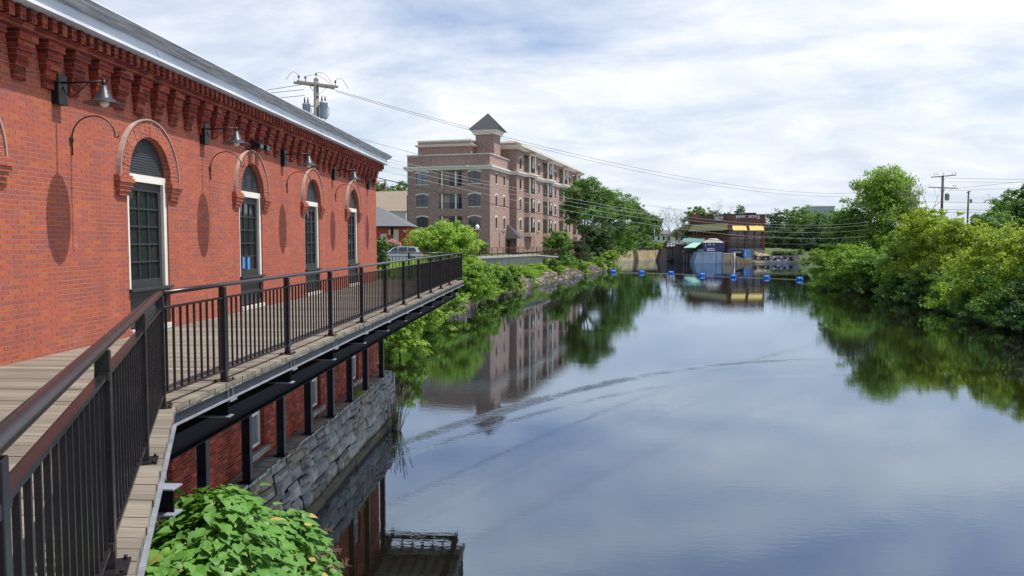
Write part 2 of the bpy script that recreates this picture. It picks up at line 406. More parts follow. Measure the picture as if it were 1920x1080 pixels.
# fascia, crown and gutter
f = MB()
f.box(S0, S1 + .32, -.42, 6.5, 10.19, 10.215, 0)
f.sweep([(-.42, 10.217), (-.30, 10.217), (-.30, 10.41), (-.34, 10.41)], T0, S0, S1 + .32, 0)
f.box(S0, S1 + .34, -.435, -.421, 10.19, 10.228, 0)
f.build('fascia', M['fascia'], mill).location.z = -.14
g = MB()
g.sweep([(-.31, 10.40), (-.40, 10.41), (-.455, 10.445), (-.455, 10.46), (-.50, 10.47), (-.52, 10.51), (-.52, 10.525), (-.28, 10.525), (-.28, 10.40)], T0, S0 - .2, S1 + .5, 0)
g.build('gutter', M['gutter'], mill).location.z = -.14
for s in (12.9, 17.3, 21.8, 26.1, 28.6):
    j = MB(); j.hexa([(s, -.423, 10.08), (s + .02, -.423, 10.08), (s + .02, -.3, 10.08), (s, -.3, 10.08)], [(s, -.345, 10.265), (s + .02, -.345, 10.265), (s + .02, -.3, 10.265), (s, -.3, 10.265)]); j.build('fascia_joint', M['gutter'], mill)
rf = MB()
rf.quad((S0 - .2, -.53, 10.395), (S1 + .5, -.53, 10.395), (S1 + .5, 6.5, 11.3), (S0 - .2, 6.5, 11.3))
rf.quad((S0 - .2, 6.5, 11.3), (S1 + .5, 6.5, 11.3), (S1 + .5, 13.5, 10.6), (S0 - .2, 13.5, 10.6))
rf.poly([(S1 + .02, 0, ZE + .08), (S1 + .02, 13, ZE + .08), (S1 + .02, 6.5, 11.25)])
rf.build('roof', M['roof_dark'], mill)
edge = MB(); edge.box(S0 - .2, S1 + .5, -.535, -.50, 10.39, 10.41); edge.build('roof_edge', M['fascia'], mill)

def mill_window(c):
    hw = .655
    fr = MB()     # white casing
    y0, y1 = .03, .12
    for (a, b_, z0, z1) in ((c - hw, c - hw + .095, 6.42, 8.27), (c + hw - .095, c + hw, 6.42, 8.27), (c - hw + .097, c + hw - .097, 8.15, 8.27)):
        fr.box(a, b_, y0, y1, z0, z1)
    win = fr.build('window', M['white_paint'], mill)
    sash = MB()
    a, b_ = c - hw + .10, c + hw - .10
    zt, zb = 8.14, 6.36
    sash.box(a, a + .085, .08, .14, zb, zt); sash.box(b_ - .085, b_, .08, .14, zb, zt)
    sash.box(a + .087, b_ - .087, .08, .14, zt - .13, zt); sash.box(a + .087, b_ - .087, .08, .14, zb, zb + .20)
    for k in (1, 2):
        x = a + .085 + (b_ - a - .17) * k / 3; sash.box(x - .013, x + .013, .095, .135, zb + .2, zt - .13)
    for k in range(1, 5):
        z = zb + .2 + (zt - zb - .33) * k / 5; sash.box(a + .085, b_ - .085, .099, .131, z - .013, z + .013)
    sash.build('sash', M['black_wood'], win)
    gl = MB(); gl.quad((a, .118, zb), (b_, .118, zb), (b_, .118, zt), (a, .118, zt)); gl.build('pane', M['glass'], win)
    bk = MB(); bk.quad((a, .21, 5.8), (b_, .21, 5.8), (b_, .21, 8.2), (a, .21, 8.2)); bk.build('interior_blind', M['curtain'], win)
    ap = MB()     # boarded arch head with clapboards
    n = 14
    for i in range(n):
        z0 = 8.275 + i * .042; z1 = z0 + .0415; h = z0 - 8.22
        if h >= hw - .02: break
        xw = math.sqrt(max(.01, hw * hw - h * h)) - .015
        ap.hexa([(c - xw, .055, z0), (c + xw, .055, z0), (c + xw, .12, z0), (c - xw, .12, z0)], [(c - xw * .985, .064, z1), (c + xw * .985, .064, z1), (c + xw * .985, .12, z1), (c - xw * .985, .12, z1)])
    ap.build('arch_panel', M['black_wood'], win)
    lp = MB(); lp.box(c - hw + .01, c + hw - .01, .06, .14, 5.80, 6.36)
    lp.box(c - hw + .01, c - hw + .07, .03, .06, 5.8, 6.38); lp.box(c + hw - .07, c + hw - .01, .03, .06, 5.8, 6.38)
    lp.box(c - hw + .07, c + hw - .07, .03, .06, 6.30, 6.38); lp.box(c - hw + .07, c + hw - .07, .03, .06, 5.8, 5.88)
    lp.box(c - hw - .04, c + hw + .04, -.06, .03, 6.385, 6.425)
    lp.build('kick_panel', M['black_wood'], win)
    th = MB(); th.box(c - hw - .03, c + hw + .03, -.05, .2, 5.69, 5.775); th.build('threshold', M['threshold'], win)
    # brick hood of radial voussoirs, pale drip edge, stepped imposts
    hood = MB(); r0, r1 = hw + .02, hw + .285; nv = 30
    for i in range(nv):
        t0 = pi * (i + .04) / nv; t1 = pi * (i + .96) / nv
        pts = [(r0, t0), (r1, t0), (r1, t1), (r0, t1)]
        o = rnd.uniform(-.004, .004)
        vs = [(c + r * math.cos(t), y, 8.22 + r * math.sin(t)) for y in (-.055 + o, .03) for r, t in pts]
        hood.add(vs, [(3, 2, 1, 0), (4, 5, 6, 7), (0, 1, 5, 4), (1, 2, 6, 5), (2, 3, 7, 6), (3, 0, 4, 7)])
    for sg in (-1, 1):
        xc = c + sg * (hw + .17)
        for j in range(4):
            ww = .21 - j * .025; pr = .11 - j * .022
            hood.box(xc - ww, xc + ww, -pr, .02, 8.17 - (j + 1) * .068, 8.17 - j * .068 - .004)
        hood.box(xc - .2, xc + .2, -.085, .02, 8.172, 8.215)
    for i in range(24):
        t0 = pi * i / 24; t1 = pi * (i + 1) / 24
        hood.quad(*[(c + r * math.cos(t), -.045, 8.22 + r * math.sin(t)) for r, t in ((r0, t0), (r1, t0), (r1, t1), (r0, t1))], 1)
    hood.build('hood', [M['mill_brick'], M['mortar']], win)
    dr = MB(); n = 24
    for i in range(n):
        t0 = pi * i / n; t1 = pi * (i + 1) / n
        pts = [(r1 + .004, t0), (r1 + .026, t0), (r1 + .026, t1), (r1 + .004, t1)]
        vs = [(c + r * math.cos(t), y, 8.22 + r * math.sin(t)) for y in (-.075, .02) for r, t in pts]
        dr.add(vs, [(3, 2, 1, 0), (4, 5, 6, 7), (0, 1, 5, 4), (1, 2, 6, 5), (2, 3, 7, 6), (3, 0, 4, 7)])
    dr.build('drip_edge', M['mortar'], win)
for c in WC: mill_window(c)
def low_window(c):
    a, b_ = c - .45, c + .45
    fr = MB()
    for (x0, x1, z0, z1) in ((a, a + .05, 2.5, 4.0), (b_ - .05, b_, 2.5, 4.0), (a + .05, b_ - .05, 3.94, 4.0), (a + .05, b_ - .05, 2.5, 2.57), (a + .05, b_ - .05, 3.22, 3.28)):
        fr.box(x0, x1, .10, .16, z0, z1)
    o = fr.build('basement_window', M['house_white'], mill)
    p = MB(); p.quad((a, .14, 2.5), (b_, .14, 2.5), (b_, .14, 4), (a, .14, 4)); p.build('pane', M['glass_pale'], o)
    st = MB()
    for k in range(5): st.box(a - .12 + k * .232, a - .12 + k * .232 + .222, -.10, .1, 2.34 + rnd.uniform(-.01, .01), 2.47)
    st.build('sill', M['stone_sill'], o)
for c in WC:
    if c > 2: low_window(c + .1)

# poster boards leaning inside one window (blue and white)
pb = MB(); pb.box(WC[4] - .28, WC[4] - .12, .100, .112, 6.58, 6.85); pb.box(WC[4] + .0, WC[4] + .16, .100, .112, 6.56, 6.83)
pb.build('window_notice', M['blue_box'], mill)

# ---- granite foundation: irregular blocks
fd = empty('granite_foundation', MILL0, MRZ, 'grey granite block foundation wall rising from the water under the mill', 'stone wall')
bl = MB(); rg = random.Random(3)
def block(mb, x0, x1, z0, z1, yf, yb, m=0, bulge=.035, rr=rg):
    """rough block with chamfered, uneven face"""
    j = lambda a=.03: rr.uniform(-a, a)
    e = min(.05, (x1 - x0) * .15, (z1 - z0) * .2)
    yo = yf - rr.uniform(0, bulge)
    o = [(x0 + .006, yf + .05, z0 + .006), (x1 - .006, yf + .05, z0 + .006), (x1 - .006, yf + .05, z1 - .006), (x0 + .006, yf + .05, z1 - .006)]
    i = [(x0 + e + j(), yo + j(), z0 + e + j()), (x1 - e + j(), yo + j(), z0 + e + j()), (x1 - e + j(), yo + j(), z1 - e + j()), (x0 + e + j(), yo + j(), z1 - e + j())]
    cx = (x0 + x1) / 2 + j(.08); cz = (z0 + z1) / 2 + j(.05); cen = (cx, yo - abs(j(.03)), cz)
    bk = [(x0 + .006, yb, z0 + .006), (x1 - .006, yb, z0 + .006), (x1 - .006, yb, z1 - .006), (x0 + .006, yb, z1 - .006)]
    vs = o + i + bk + [cen]
    fs = [(0, 1, 5, 4), (1, 2, 6, 5), (2, 3, 7, 6), (3, 0, 4, 7), (4, 5, 12), (5, 6, 12), (6, 7, 12), (7, 4, 12), (0, 8, 9, 1), (1, 9, 10, 2), (2, 10, 11, 3), (3, 11, 8, 0)]
    mb.add(vs, fs, m)
def stack(mb, s0, s1, z0, z1, yf, yb):
    """irregular rubble coursing by recursive splitting"""
    def split(a, b, c, d, depth):
        wdt, h = b - a, d - c
        if (wdt < 1.3 and h < .62) and (depth > 1 and rg.random() < .62) or (wdt < .5 and h < .35) or depth > 6:
            y = yf - .17 + (c * .08)
            block(mb, a, b, c, d, y + rg.uniform(-.05, .05), yb, m=rg.choice((0, 0, 1, 1, 2)), bulge=.07); return
        if wdt > h * 1.5:
            t = a + wdt * rg.uniform(.35, .65); split(a, t, c, d, depth + 1); split(t, b, c, d, depth + 1)
        else:
            t = c + h * rg.uniform(.35, .65); split(a, b, c, t, depth + 1); split(a, b, t, d, depth + 1)
    x = s0
    while x < s1:
        x2 = min(s1, x + rg.uniform(2.0, 2.9)); 
        if s1 - x2 < 1: x2 = s1
        split(x, x2, z0, z1, 0); x = x2
SF = .50     # face stands .50 m out from the brick
def rubble(mb, s0, s1, zlv, yfn, yb):
    wav = [[(rg.uniform(0, 6.3), rg.uniform(.6, 1.6), rg.uniform(.015, .04)) for _ in range(3)] for _ in zlv]
    def zb(r, x):
        if r in (0, len(zlv) - 1): return zlv[r]
        return zlv[r] + sum(a * math.sin(p + f_ * x * 2) for p, f_, a in wav[r])
    for r in range(len(zlv) - 1):
        x = s0 - rg.uniform(0, .4); tb = 0.0
        while x < s1:
            w2 = rg.choice((rg.uniform(.28, .5), rg.uniform(.5, .95), rg.uniform(.8, 1.3))); x2 = min(x + w2, s1); tn = rg.uniform(-.13, .13) if x2 < s1 else 0
            parts = [(0, 1)] if rg.random() < .7 else [(0, rg.uniform(.4, .6))]
            if parts[0][1] < 1: parts.append((parts[0][1], 1))
            mt = rg.choice((0, 0, 1, 1, 2))
            for (q0, q1) in parts:
                out = rg.uniform(-.045, .05); nx_, nz_ = 5, 4; vs = []
                for j in range(nz_ + 1):
                    for i in range(nx_ + 1):
                        a, c_ = i / nx_, j / nz_; g_ = .010
                        t = q0 + (q1 - q0) * c_; xa = x + tb * (t - .5) + g_; xb_ = x2 + tn * (t - .5) - g_; px_ = xa + (xb_ - xa) * a
                        z0_, z1_ = zb(r, px_), zb(r + 1, px_); zz_ = z0_ + (z1_ - z0_) * t; zz_ += g_ * (1 if j == 0 else -1 if j == nz_ else 0)
                        e_ = min(a, 1 - a, c_, 1 - c_); edge_ = e_ == 0
                        y = yfn(zz_) + out + (.085 if edge_ else rg.uniform(-.016, .008))
                        if not edge_: px_ += rg.uniform(-.01, .01); zz_ += rg.uniform(-.008, .008)
                        vs.append((px_, y, zz_))
                fs = [(j * (nx_ + 1) + i, j * (nx_ + 1) + i + 1, (j + 1) * (nx_ + 1) + i + 1, (j + 1) * (nx_ + 1) + i) for j in range(nz_) for i in range(nx_)]
                mb.add(vs, fs, mt)
            x = x2; tb = tn
rubble(bl, 9.0, S1 + .3, [.60, 1.0, 1.38, 1.80, 2.17], lambda z: -SF - .20 + (z - .3) * .10, .3)
for (z0, z1, ww) in ((.6, 1.1, .5), (1.1, 1.6, .5), (1.6, 2.15, .5)):
    y = -SF - .1
    while y < 1.2: bl.box(S1 + .22, S1 + .34 + rg.uniform(0, .05), y + .02, y + ww - .02, z0 + .01, z1 - .01, rg.choice((0, 1, 2))); y += ww
bl.build('rubble_wall', [M['granite'], M['granite_light'], M['granite_tan']], fd)
bs = MB(); x = 9.0
while x < S1 + .3:
    x2 = min(S1 + .3, x + rg.uniform(.9, 2.3)); block(bs, x, x2, -.8, .62, -SF - .24 + rg.uniform(-.03, .03), .3, bulge=.02); x = x2
bs.build('base_course', M['base_concrete'], fd)
cap = MB(); x = 9.0
while x < S1 + .2:
    x2 = x + rg.uniform(.14, .3); cap.box(x, x2 - .012, -SF + rg.uniform(-.02, .06), .05, 2.16, 2.20 + rg.uniform(-.015, .03)); x = x2
cap.build('capping', M['stone_sill'], fd)
core = MB(); core.box(8.9, S1 + .28, -SF + .12, 1.5, -1, 2.15); core.build('core', M['roof_dark'], fd)

# ---- wall lamps, brackets, floodlight
def wall_lamp():
    o = empty('wall_lamp')
    b = MB(); b.box(-.10, .10, -.105, -.0, 9.02, 9.42); b.build('wall_box', M['steel_black'], o, .006)
    a = MB(); a.tube([(0, -.10, 9.315), (0, -.66, 9.325)], .014, 8)
    pts = [(0, -.10 - .03 * 0, 9.27)] + [(0, -.13 - .15 * math.sin(t), 9.16 - .07 * math.cos(t) + .04) for t in np.linspace(.2, 1.3, 6)] + [(0, -.40, 9.25), (0, -.46, 9.31)]
    a.tube([(0, -.10, 9.27), (0, -.14, 9.17), (0, -.20, 9.12), (0, -.27, 9.15), (0, -.36, 9.225), (0, -.45, 9.305)], .008, 6)
    a.tube([(0, -.67, 9.35), (0, -.67, 9.24)], .022, 10)
    a.build('arm', M['steel_black'], o)
    sh = MB(); sh.lathe([(.0, 9.275), (.045, 9.27), (.05, 9.215), (.068, 9.205), (.072, 9.16), (.092, 9.15), (.10, 9.11), (.13, 9.09), (.155, 9.065), (.265, 9.035), (.268, 9.028), (.255, 9.026), (.15, 9.05), (.08, 9.07)], (0, -.67, 0), 28)
    s_ = sh.build('shade', M['lamp_zinc'], o)
    bu = MB(); bu.lathe([(.0, 8.985), (.03, 8.992), (.055, 9.015), (.06, 9.05), (.04, 9.08)], (0, -.67, 0), 14); bu.build('bulb', M['globe'], s_)
    return o
def plant_bracket():
    o = empty('plant_bracket')
    b = MB(); b.tube([(0, -.02, 8.38), (0, -.02, 8.66)], .011, 6)
    c_ = []
    for t in np.linspace(0, 1, 14):
        a = pi * (1 - t * .93); c_.append((0, -.33 - .31 * math.cos(a), 8.62 + .30 * math.sin(a)))
    c_ += [(0, -.63, 8.63), (0, -.665, 8.62), (0, -.69, 8.645), (0, -.685, 8.675)]
    b.tube([(0, -.02, 8.62)] + c_, .0095, 6); b.build('scroll_arm', M['steel_black'], o)
    p = MB(); p.box(-.035, .035, -.025, 0, 8.56, 8.62); p.build('mount_plate', M['steel_black'], o)
    return o
LS = [10.86 + 4.45 * k for k in (-1, 0, 1, 2, 3, 4)]
place = ['at the near end of the mill', 'nearest the viewer, above the first lamp shadow', 'between first and second arched windows', 'between second and third arched windows', 'between third and fourth arched windows', 'at the far corner of the mill']
pl0 = wall_lamp(); pb0 = plant_bracket()
for i, s in enumerate(LS):
    o = pl0 if i == 0 else copy_tree(pl0)
    o.location = mw(s, 0, 0); o.rotation_euler = (0, 0, MRZ)
    tag(o, 'black wall lamp with zinc shade ' + place[i], 'wall lamp', 'wall lamps along the mill')
    if i < 5:
        q = pb0 if i == 0 else copy_tree(pb0)
        q.location = mw(s + .30, 0, 0); q.rotation_euler = (0, 0, MRZ)
        tag(q, 'curled iron plant hanger ' + place[i].replace('nearest the viewer, ', ''), 'plant hanger', 'plant hangers along the mill')
fl = empty('floodlight', mw(17.75, 0, 0), MRZ, 'twin headed black floodlight fixed to the brick above the second arched window', 'floodlight')
b = MB(); b.box(-.06, .06, -.10, 0, 9.22, 9.36); b.build('junction_box', M['steel_black'], fl)
for sg in (-1, 1):
    b = MB(); b.hexa([(sg * .2 - .11, -.30, 9.19), (sg * .2 + .11, -.30, 9.19), (sg * .2 + .11, -.10, 9.24), (sg * .2 - .11, -.10, 9.24)], [(sg * .2 - .11, -.33, 9.30), (sg * .2 + .11, -.33, 9.30), (sg * .2 + .08, -.12, 9.40), (sg * .2 - .08, -.12, 9.40)])
    h = b.build('lamp_head', M['steel_black'], fl, .008)
    q = MB(); q.quad((sg * .2 - .09, -.322, 9.205), (sg * .2 + .09, -.322, 9.205), (sg * .2 + .09, -.337, 9.29), (sg * .2 - .09, -.337, 9.29)); q.build('lens', M['glass_pale'], h)

# ============================================================ BOARDWALK
NR = 3.13                       # railing distance from the wall
SC, SEND = 7.38, 30.9
NSL = -.432                    # dn/ds of the near section
def rail_n(s): return NR if s >= SC else NR + NSL * (s - SC)
offn = .115 / math.cos(math.atan(.432))
def edge_n(s):
    sc = SC - .0
    a = NR + .09
    b_ = NR + NSL * (s - SC) + offn
    return max(a, b_)
bw = empty('boardwalk', MILL0, MRZ, 'weathered timber boardwalk on black steel beams running along the mill over the water', 'boardwalk')
pk = MB(); s = -3.0; rg = random.Random(11)
while s < SEND:
    s2 = s + .139; g0 = rg.uniform(-.006, .006); dz = rg.uniform(-.002, .002)
    e0, e1 = edge_n(s) + g0, edge_n(s2) + g0
    inn = .005 if s < S1 else 9.0
    inn0 = -.005 if s2 < S1 else -9.0
    pk.hexa([(s, -e0, ZD - .045), (s2, -e1, ZD - .045), (s2, -inn0 if inn0 > -1 else 9, ZD - .045), (s, 9 if inn0 < -1 else -.005, ZD - .045)],
            [(s, -e0, ZD + dz), (s2, -e1, ZD + dz), (s2, 9 if inn0 < -1 else -.005, ZD + dz), (s, 9 if inn0 < -1 else -.005, ZD + dz)])
    s += .145
pk.build('planking', M['boards'], bw)
# weathered nailer under board ends
path = [(-3.0, edge_n(-3.0)), (SC - .09, edge_n(SC - .09)), (SEND, edge_n(SEND))]
path = [(-3.0, NR + NSL * (-3 - SC) + offn), (SC + (NR + .09 - NR - offn) / NSL, NR + .09), (SEND, NR + .09)]
def along(mb, path, off, wd, z0, z1, m=0):
    for (a, b_) in zip(path, path[1:]):
        mb.hexa([(a[0], -(a[1] - off), z0), (b_[0], -(b_[1] - off), z0), (b_[0], -(b_[1] - off - wd), z0), (a[0], -(a[1] - off - wd), z0)],
                [(a[0], -(a[1] - off), z1), (b_[0], -(b_[1] - off), z1), (b_[0], -(b_[1] - off - wd), z1), (a[0], -(a[1] - off - wd), z1)], m)
nb = MB(); along(nb, path, .012, .05, ZD - .078, ZD - .047); nb.build('nailer', M['board_edge'], bw)
ch = MB(); along(ch, path, .035, .012, ZD - .180, ZD - .080); along(ch, path, .0, .07, ZD - .192, ZD - .181, 1)
ch.build('edge_channel', [M['steel_blue'], M['steel_flange']], bw)
BS = [3.6, 5.7] + [8.75 + 2.06 * k for k in range(11)]
for s in BS:
    e = edge_n(s) if s > SC else NR + NSL * (s - SC) + offn
    out = -.02 if s > SC else .10
    b = MB(); z1 = ZD - .194
    b.box(s - .008, s + .008, -(e + out - .03), -.02, z1 - .185, z1 - .012, 0)
    b.box(s - .07, s + .07, -(e + out), -.02, z1 - .012, z1 - .001, 1)
    b.box(s - .07, s + .07, -(e + out), -.02, z1 - .197, z1 - .185, 1)
    b.build('cantilever_beam', [M['steel_beam'], M['steel_flange']], bw)
    if s > SC:
        b = MB(); b.box(s - .065, s - .055, -e + .02, -e + .15, ZD - .198, ZD - .08); b.box(s + .055, s + .065, -e + .02, -e + .15, ZD - .198, ZD - .08)
        b.box(s - .09, s + .09, -e - .012, -e + .06, ZD - .215, ZD - .196)
        b.build('web_stiffener', M['steel_flange'], bw)
gd = MB(); gt = ZD - .393; gd.box(5.6, SEND - .1, -2.91, -2.895, gt - .22, gt - .012); gd.box(5.6, SEND - .1, -2.98, -2.82, gt - .232, gt - .22); gd.box(5.6, SEND - .1, -2.98, -2.82, gt - .012, gt)
gd.box(6, SEND - .1, -.45, -.33, gt - .3, gt - .001)
gd.box(SEND - .35, SEND - .2, -2.81, .5, gt - .23, gt - .002)
gd.build('girder', M['steel_beam'], bw)
CS = [10.0, 12.1, 14.2, 16.25, 18.3, 20.35, 22.4, 24.5, 26.55, 29.0]
for s in CS:
    b = MB(); b.box(s - .075, s + .075, -.47, -.455, 2.24, 4.95); b.box(s - .075, s + .075, -.31, -.295, 2.24, 4.95); b.box(s - .007, s + .007, -.454, -.311, 2.24, 4.95)
    cl = b.build('column', M['steel_blue'], bw)
    b = MB(); b.box(s - .13, s + .13, -.50, -.24, 2.215, 2.24); b.build('base_plate', M['steel_black'], cl)
    b = MB()
    b.box(s - .09, s + .09, -.49, -.28, 4.96, 4.985); b.build('cap_plate', M['steel_black'], cl)

for n_ in (.75, 1.15, 1.55, 1.95, 2.35):
    b = MB(); b.box(2, SEND - .05, -n_ - .05, -n_ + .05, ZD - .19, ZD - .05); b.build('joist', M['dark_timber'], bw)
# ---- railings
def railing(pts, name, label, posts, end_post=True):
    """pts: list of (s,n) post positions in mill frame; handrail, bay panels, posts"""
    o = empty(name, MILL0, MRZ, label, 'railing')
    P = [Vector((s, -n, ZD)) for s, n in pts]
    for i, p in enumerate(P):
        d = (P[min(i + 1, len(P) - 1)] - P[max(i - 1, 0)]).normalized(); r = Vector((d.y, -d.x, 0))
        b = MB(); b.bar(p + Vector((0, 0, .012)), p + Vector((0, 0, 1.02)), .064, .064, up=d)
        q = b.build('post', M['rail_black'], o, .004)
        b = MB(); b.bar(p - d * .10 + Vector((0, 0, .006)), p + d * .10 + Vector((0, 0, .006)), .17, .012)
        for sx in (-1, 1):
            for sy in (-1, 1):
                c_ = p + d * .08 * sx + r * .062 * sy; b.tube([c_ + Vector((0, 0, .012)), c_ + Vector((0, 0, .03))], .010, 6)
        b.build('base_plate', M['rail_black'], q)
    for a, c_ in zip(P, P[1:]):
        d = (c_ - a).normalized(); a2 = a + d * .034; c2 = c_ - d * .034; L_ = (c2 - a2).length
        b = MB(); up = Vector((0, 0, 1))
        b.bar(a2 + up * .905, c2 + up * .905, .045, .02); b.bar(a2 + up * .12, c2 + up * .12, .04, .02)
        n = max(2, round(L_ / .137))
        for k in range(n):
            q = a2 + d * (L_ * (k + .5) / n); b.bar(q + up * .131, q + up * .894, .019, .019, up=d)
        for q in (a2, c2):
            for zz in (.12, .905): b.bar(q - d * .0 + up * zz - d * (.012 if q is a2 else -.012), q + up * zz + d * (.03 if q is a2 else -.03), .058, .036)
        b.build('baluster_panel', M['rail_black'], o)
    return o, P
def handrail(o, P, ext0=0, ext1=0, r=(.036, .023)):
    # flattened-oval rail swept along the posts with mitred corners
    prof = [(r[0] * math.cos(t), r[1] * math.sin(t) + 1.045) for t in [2 * pi * k / 14 for k in range(14)]]
    Q = [p.copy() for p in P]
    Q[0] = Q[0] - (Q[1] - Q[0]).normalized() * ext0; Q[-1] = Q[-1] + (Q[-1] - Q[-2]).normalized() * ext1
    mb = MB(); vs = []
    for i, p in enumerate(Q):
        d1 = (Q[min(i + 1, len(Q) - 1)] - Q[max(0, min(i, len(Q) - 2))]).normalized() if i < len(Q) - 1 else (Q[i] - Q[i - 1]).normalized()
        d0 = (Q[i] - Q[i - 1]).normalized() if i > 0 else d1
        d = (d0 + d1).normalized(); rt = Vector((d.y, -d.x, 0)); sc = 1 / max(.3, d.dot(d1))
        for a, z in prof: vs.append(p + rt * a * sc + Vector((0, 0, z)))
    n = len(prof); k = len(Q)
    mb.add(vs, [(i * n + j, i * n + (j + 1) % n, (i + 1) * n + (j + 1) % n, (i + 1) * n + j) for i in range(k - 1) for j in range(n)], 0, True)
    mb.f.append(tuple(range(n - 1, -1, -1))); mb.m.append(0); mb.sm.append(False)
    mb.f.append(tuple((k - 1) * n + j for j in range(n))); mb.m.append(0); mb.sm.append(False)
    return mb.build('handrail', M['rail_black'], o)
near = []
dl = 1.0 / math.sqrt(1 + .432 ** 2)
for k in range(6, 0, -1):
    s = SC - dl * 1.92 * k; near.append((s, rail_n(s)))
near.append((SC, NR))
o1, P1 = railing(near, 'railing', 'black metal railing angling toward the viewer with a glossy reddish brown sheen on its handrail', 1)
handrail(o1, P1)
main = [(SC, NR)] + [(8.75 + 2.06 * k, NR) for k in range(11)]
main = main[:-1] + [(SEND - .12, NR)]
o2, P2 = railing(main[1:], 'railing', 'long straight black metal railing along the water side of the boardwalk', 1)
# first bay from the corner post
b = MB(); a = Vector((SC, -NR, ZD)); c_ = Vector((main[1][0], -NR, ZD)); d = Vector((1, 0, 0)); up = Vector((0, 0, 1))
a2 = a + d * .034; c2 = c_ - d * .034; b.bar(a2 + up * .905, c2 + up * .905, .045, .02); b.bar(a2 + up * .12, c2 + up * .12, .04, .02)
for k in range(9):
    q = a2 + d * ((c2 - a2).length * (k + .5) / 9); b.bar(q + up * .131, q + up * .894, .019, .019, up=d)
b.build('baluster_panel', M['rail_black'], o2)
handrail(o2, [a + d * .03] + P2)
endp = [(SEND - .12, NR - .08 - 1.95 * k) for k in range(1, 6)]
o3, P3 = railing([(SEND - .12, NR - .10)] + endp, 'railing', 'short black metal railing closing the far end of the boardwalk past the mill corner', 1)
handrail(o3, P3)
# a second railing beyond, at the head of the parking area
o4, P4 = railing([(SEND + 4.2, -1.2 - 2 * k) for k in range(5)], 'railing', 'black metal railing behind the far end of the boardwalk, in front of the white car', 1)
handrail(o4, P4)
# ============================================================ APARTMENT BLOCK
AR = math.atan(418 / 1493)
AO = Vector((-4.0, 145.0, -.4))
apt = empty('apartment_building', AO, -AR, 'five storey brick apartment building with white cornices, balconies and a pyramid roofed turret', 'building')
TF = lambda x0, y0: (lambda u, w, z: (u, y0 + w, z))                   # plane y=y0 facing -y
TS = lambda x0: (lambda u, w, z: (x0 - w, u, z))                       # plane x=x0 facing +x
GZ = 4.8
rows_f = [(9.3, 11.35, .3), (13.45, 15.45, .3), (17.6, 19.6, .28)]
def apt_window(T, c, hw, zb, zs, rise, trim=True, glassm='glass', bars=1, arch=True):
    fr = MB(); t = .07
    tbox(fr, T, c - hw, c - hw + t, .10, .16, zb, zs); tbox(fr, T, c + hw - t, c + hw, .10, .16, zb, zs)
    tbox(fr, T, c - hw + t, c + hw - t, .10, .16, zb, zb + t); tbox(fr, T, c - hw + t, c + hw - t, .10, .16, zb + (zs - zb) * .5, zb + (zs - zb) * .5 + t)
    for k in range(bars): 
        x = c - hw + 2 * hw * (k + 1) / (bars + 1); tbox(fr, T, x - .04, x + .04, .105, .155, zb + t, zs)
    P = [(c + x, zs + z) for x, z in seg_arch(hw, rise)]
    Pi = [(c + x, zs + z) for x, z in seg_arch(hw - t, max(.01, rise - t))]
    for i in range(len(P) - 1):
        fr.quad(T(P[i][0], .10, P[i][1]), T(P[i + 1][0], .10, P[i + 1][1]), T(Pi[i + 1][0], .10, Pi[i + 1][1]), T(Pi[i][0], .10, Pi[i][1]))
    o = fr.build('window', M['black_wood'], apt)
    g = MB(); pts = [T(c - hw, .14, zb), T(c + hw, .14, zb)] + [T(x, .14, z) for x, z in reversed(P)]; g.poly(pts); g.build('pane', M['glass_pale' if rnd.random() < .22 else glassm], o)
    if trim:
        tr = MB(); tbox(tr, T, c - hw - .1, c + hw + .1, -.08, .0, zb - .14, zb - .002); tr.build('sill', M['apt_white'], o); tr = MB()
        if arch:
            r = seg_arch(hw + .02, rise); r2 = [(x * (1 + .2 / hw), z + .2) for x, z in r]
            for i in range(len(r) - 1):
                (xa, za), (xb, zb2) = r[i], r[i + 1]; (xc, zc), (xd, zd) = r2[i + 1], r2[i]
                A = [T(c + xa, -.07, zs + za), T(c + xb, -.07, zs + zb2), T(c + xc, -.07, zs + zc), T(c + xd, -.07, zs + zd)]
                B = [T(c + xa, .0, zs + za), T(c + xb, .0, zs + zb2), T(c + xc, .0, zs + zc), T(c + xd, .0, zs + zd)]
                tr.add(A + B, [(0, 1, 2, 3), (0, 4, 5, 1), (2, 6, 7, 3), (1, 5, 6, 2), (3, 7, 4, 0)])
        if tr.v: tr.build('surround', M['apt_white'], o)
W_ = MB()
F0 = TF(0, 0)
def fo(c, hw, rise_on=True): return [(c, hw)]
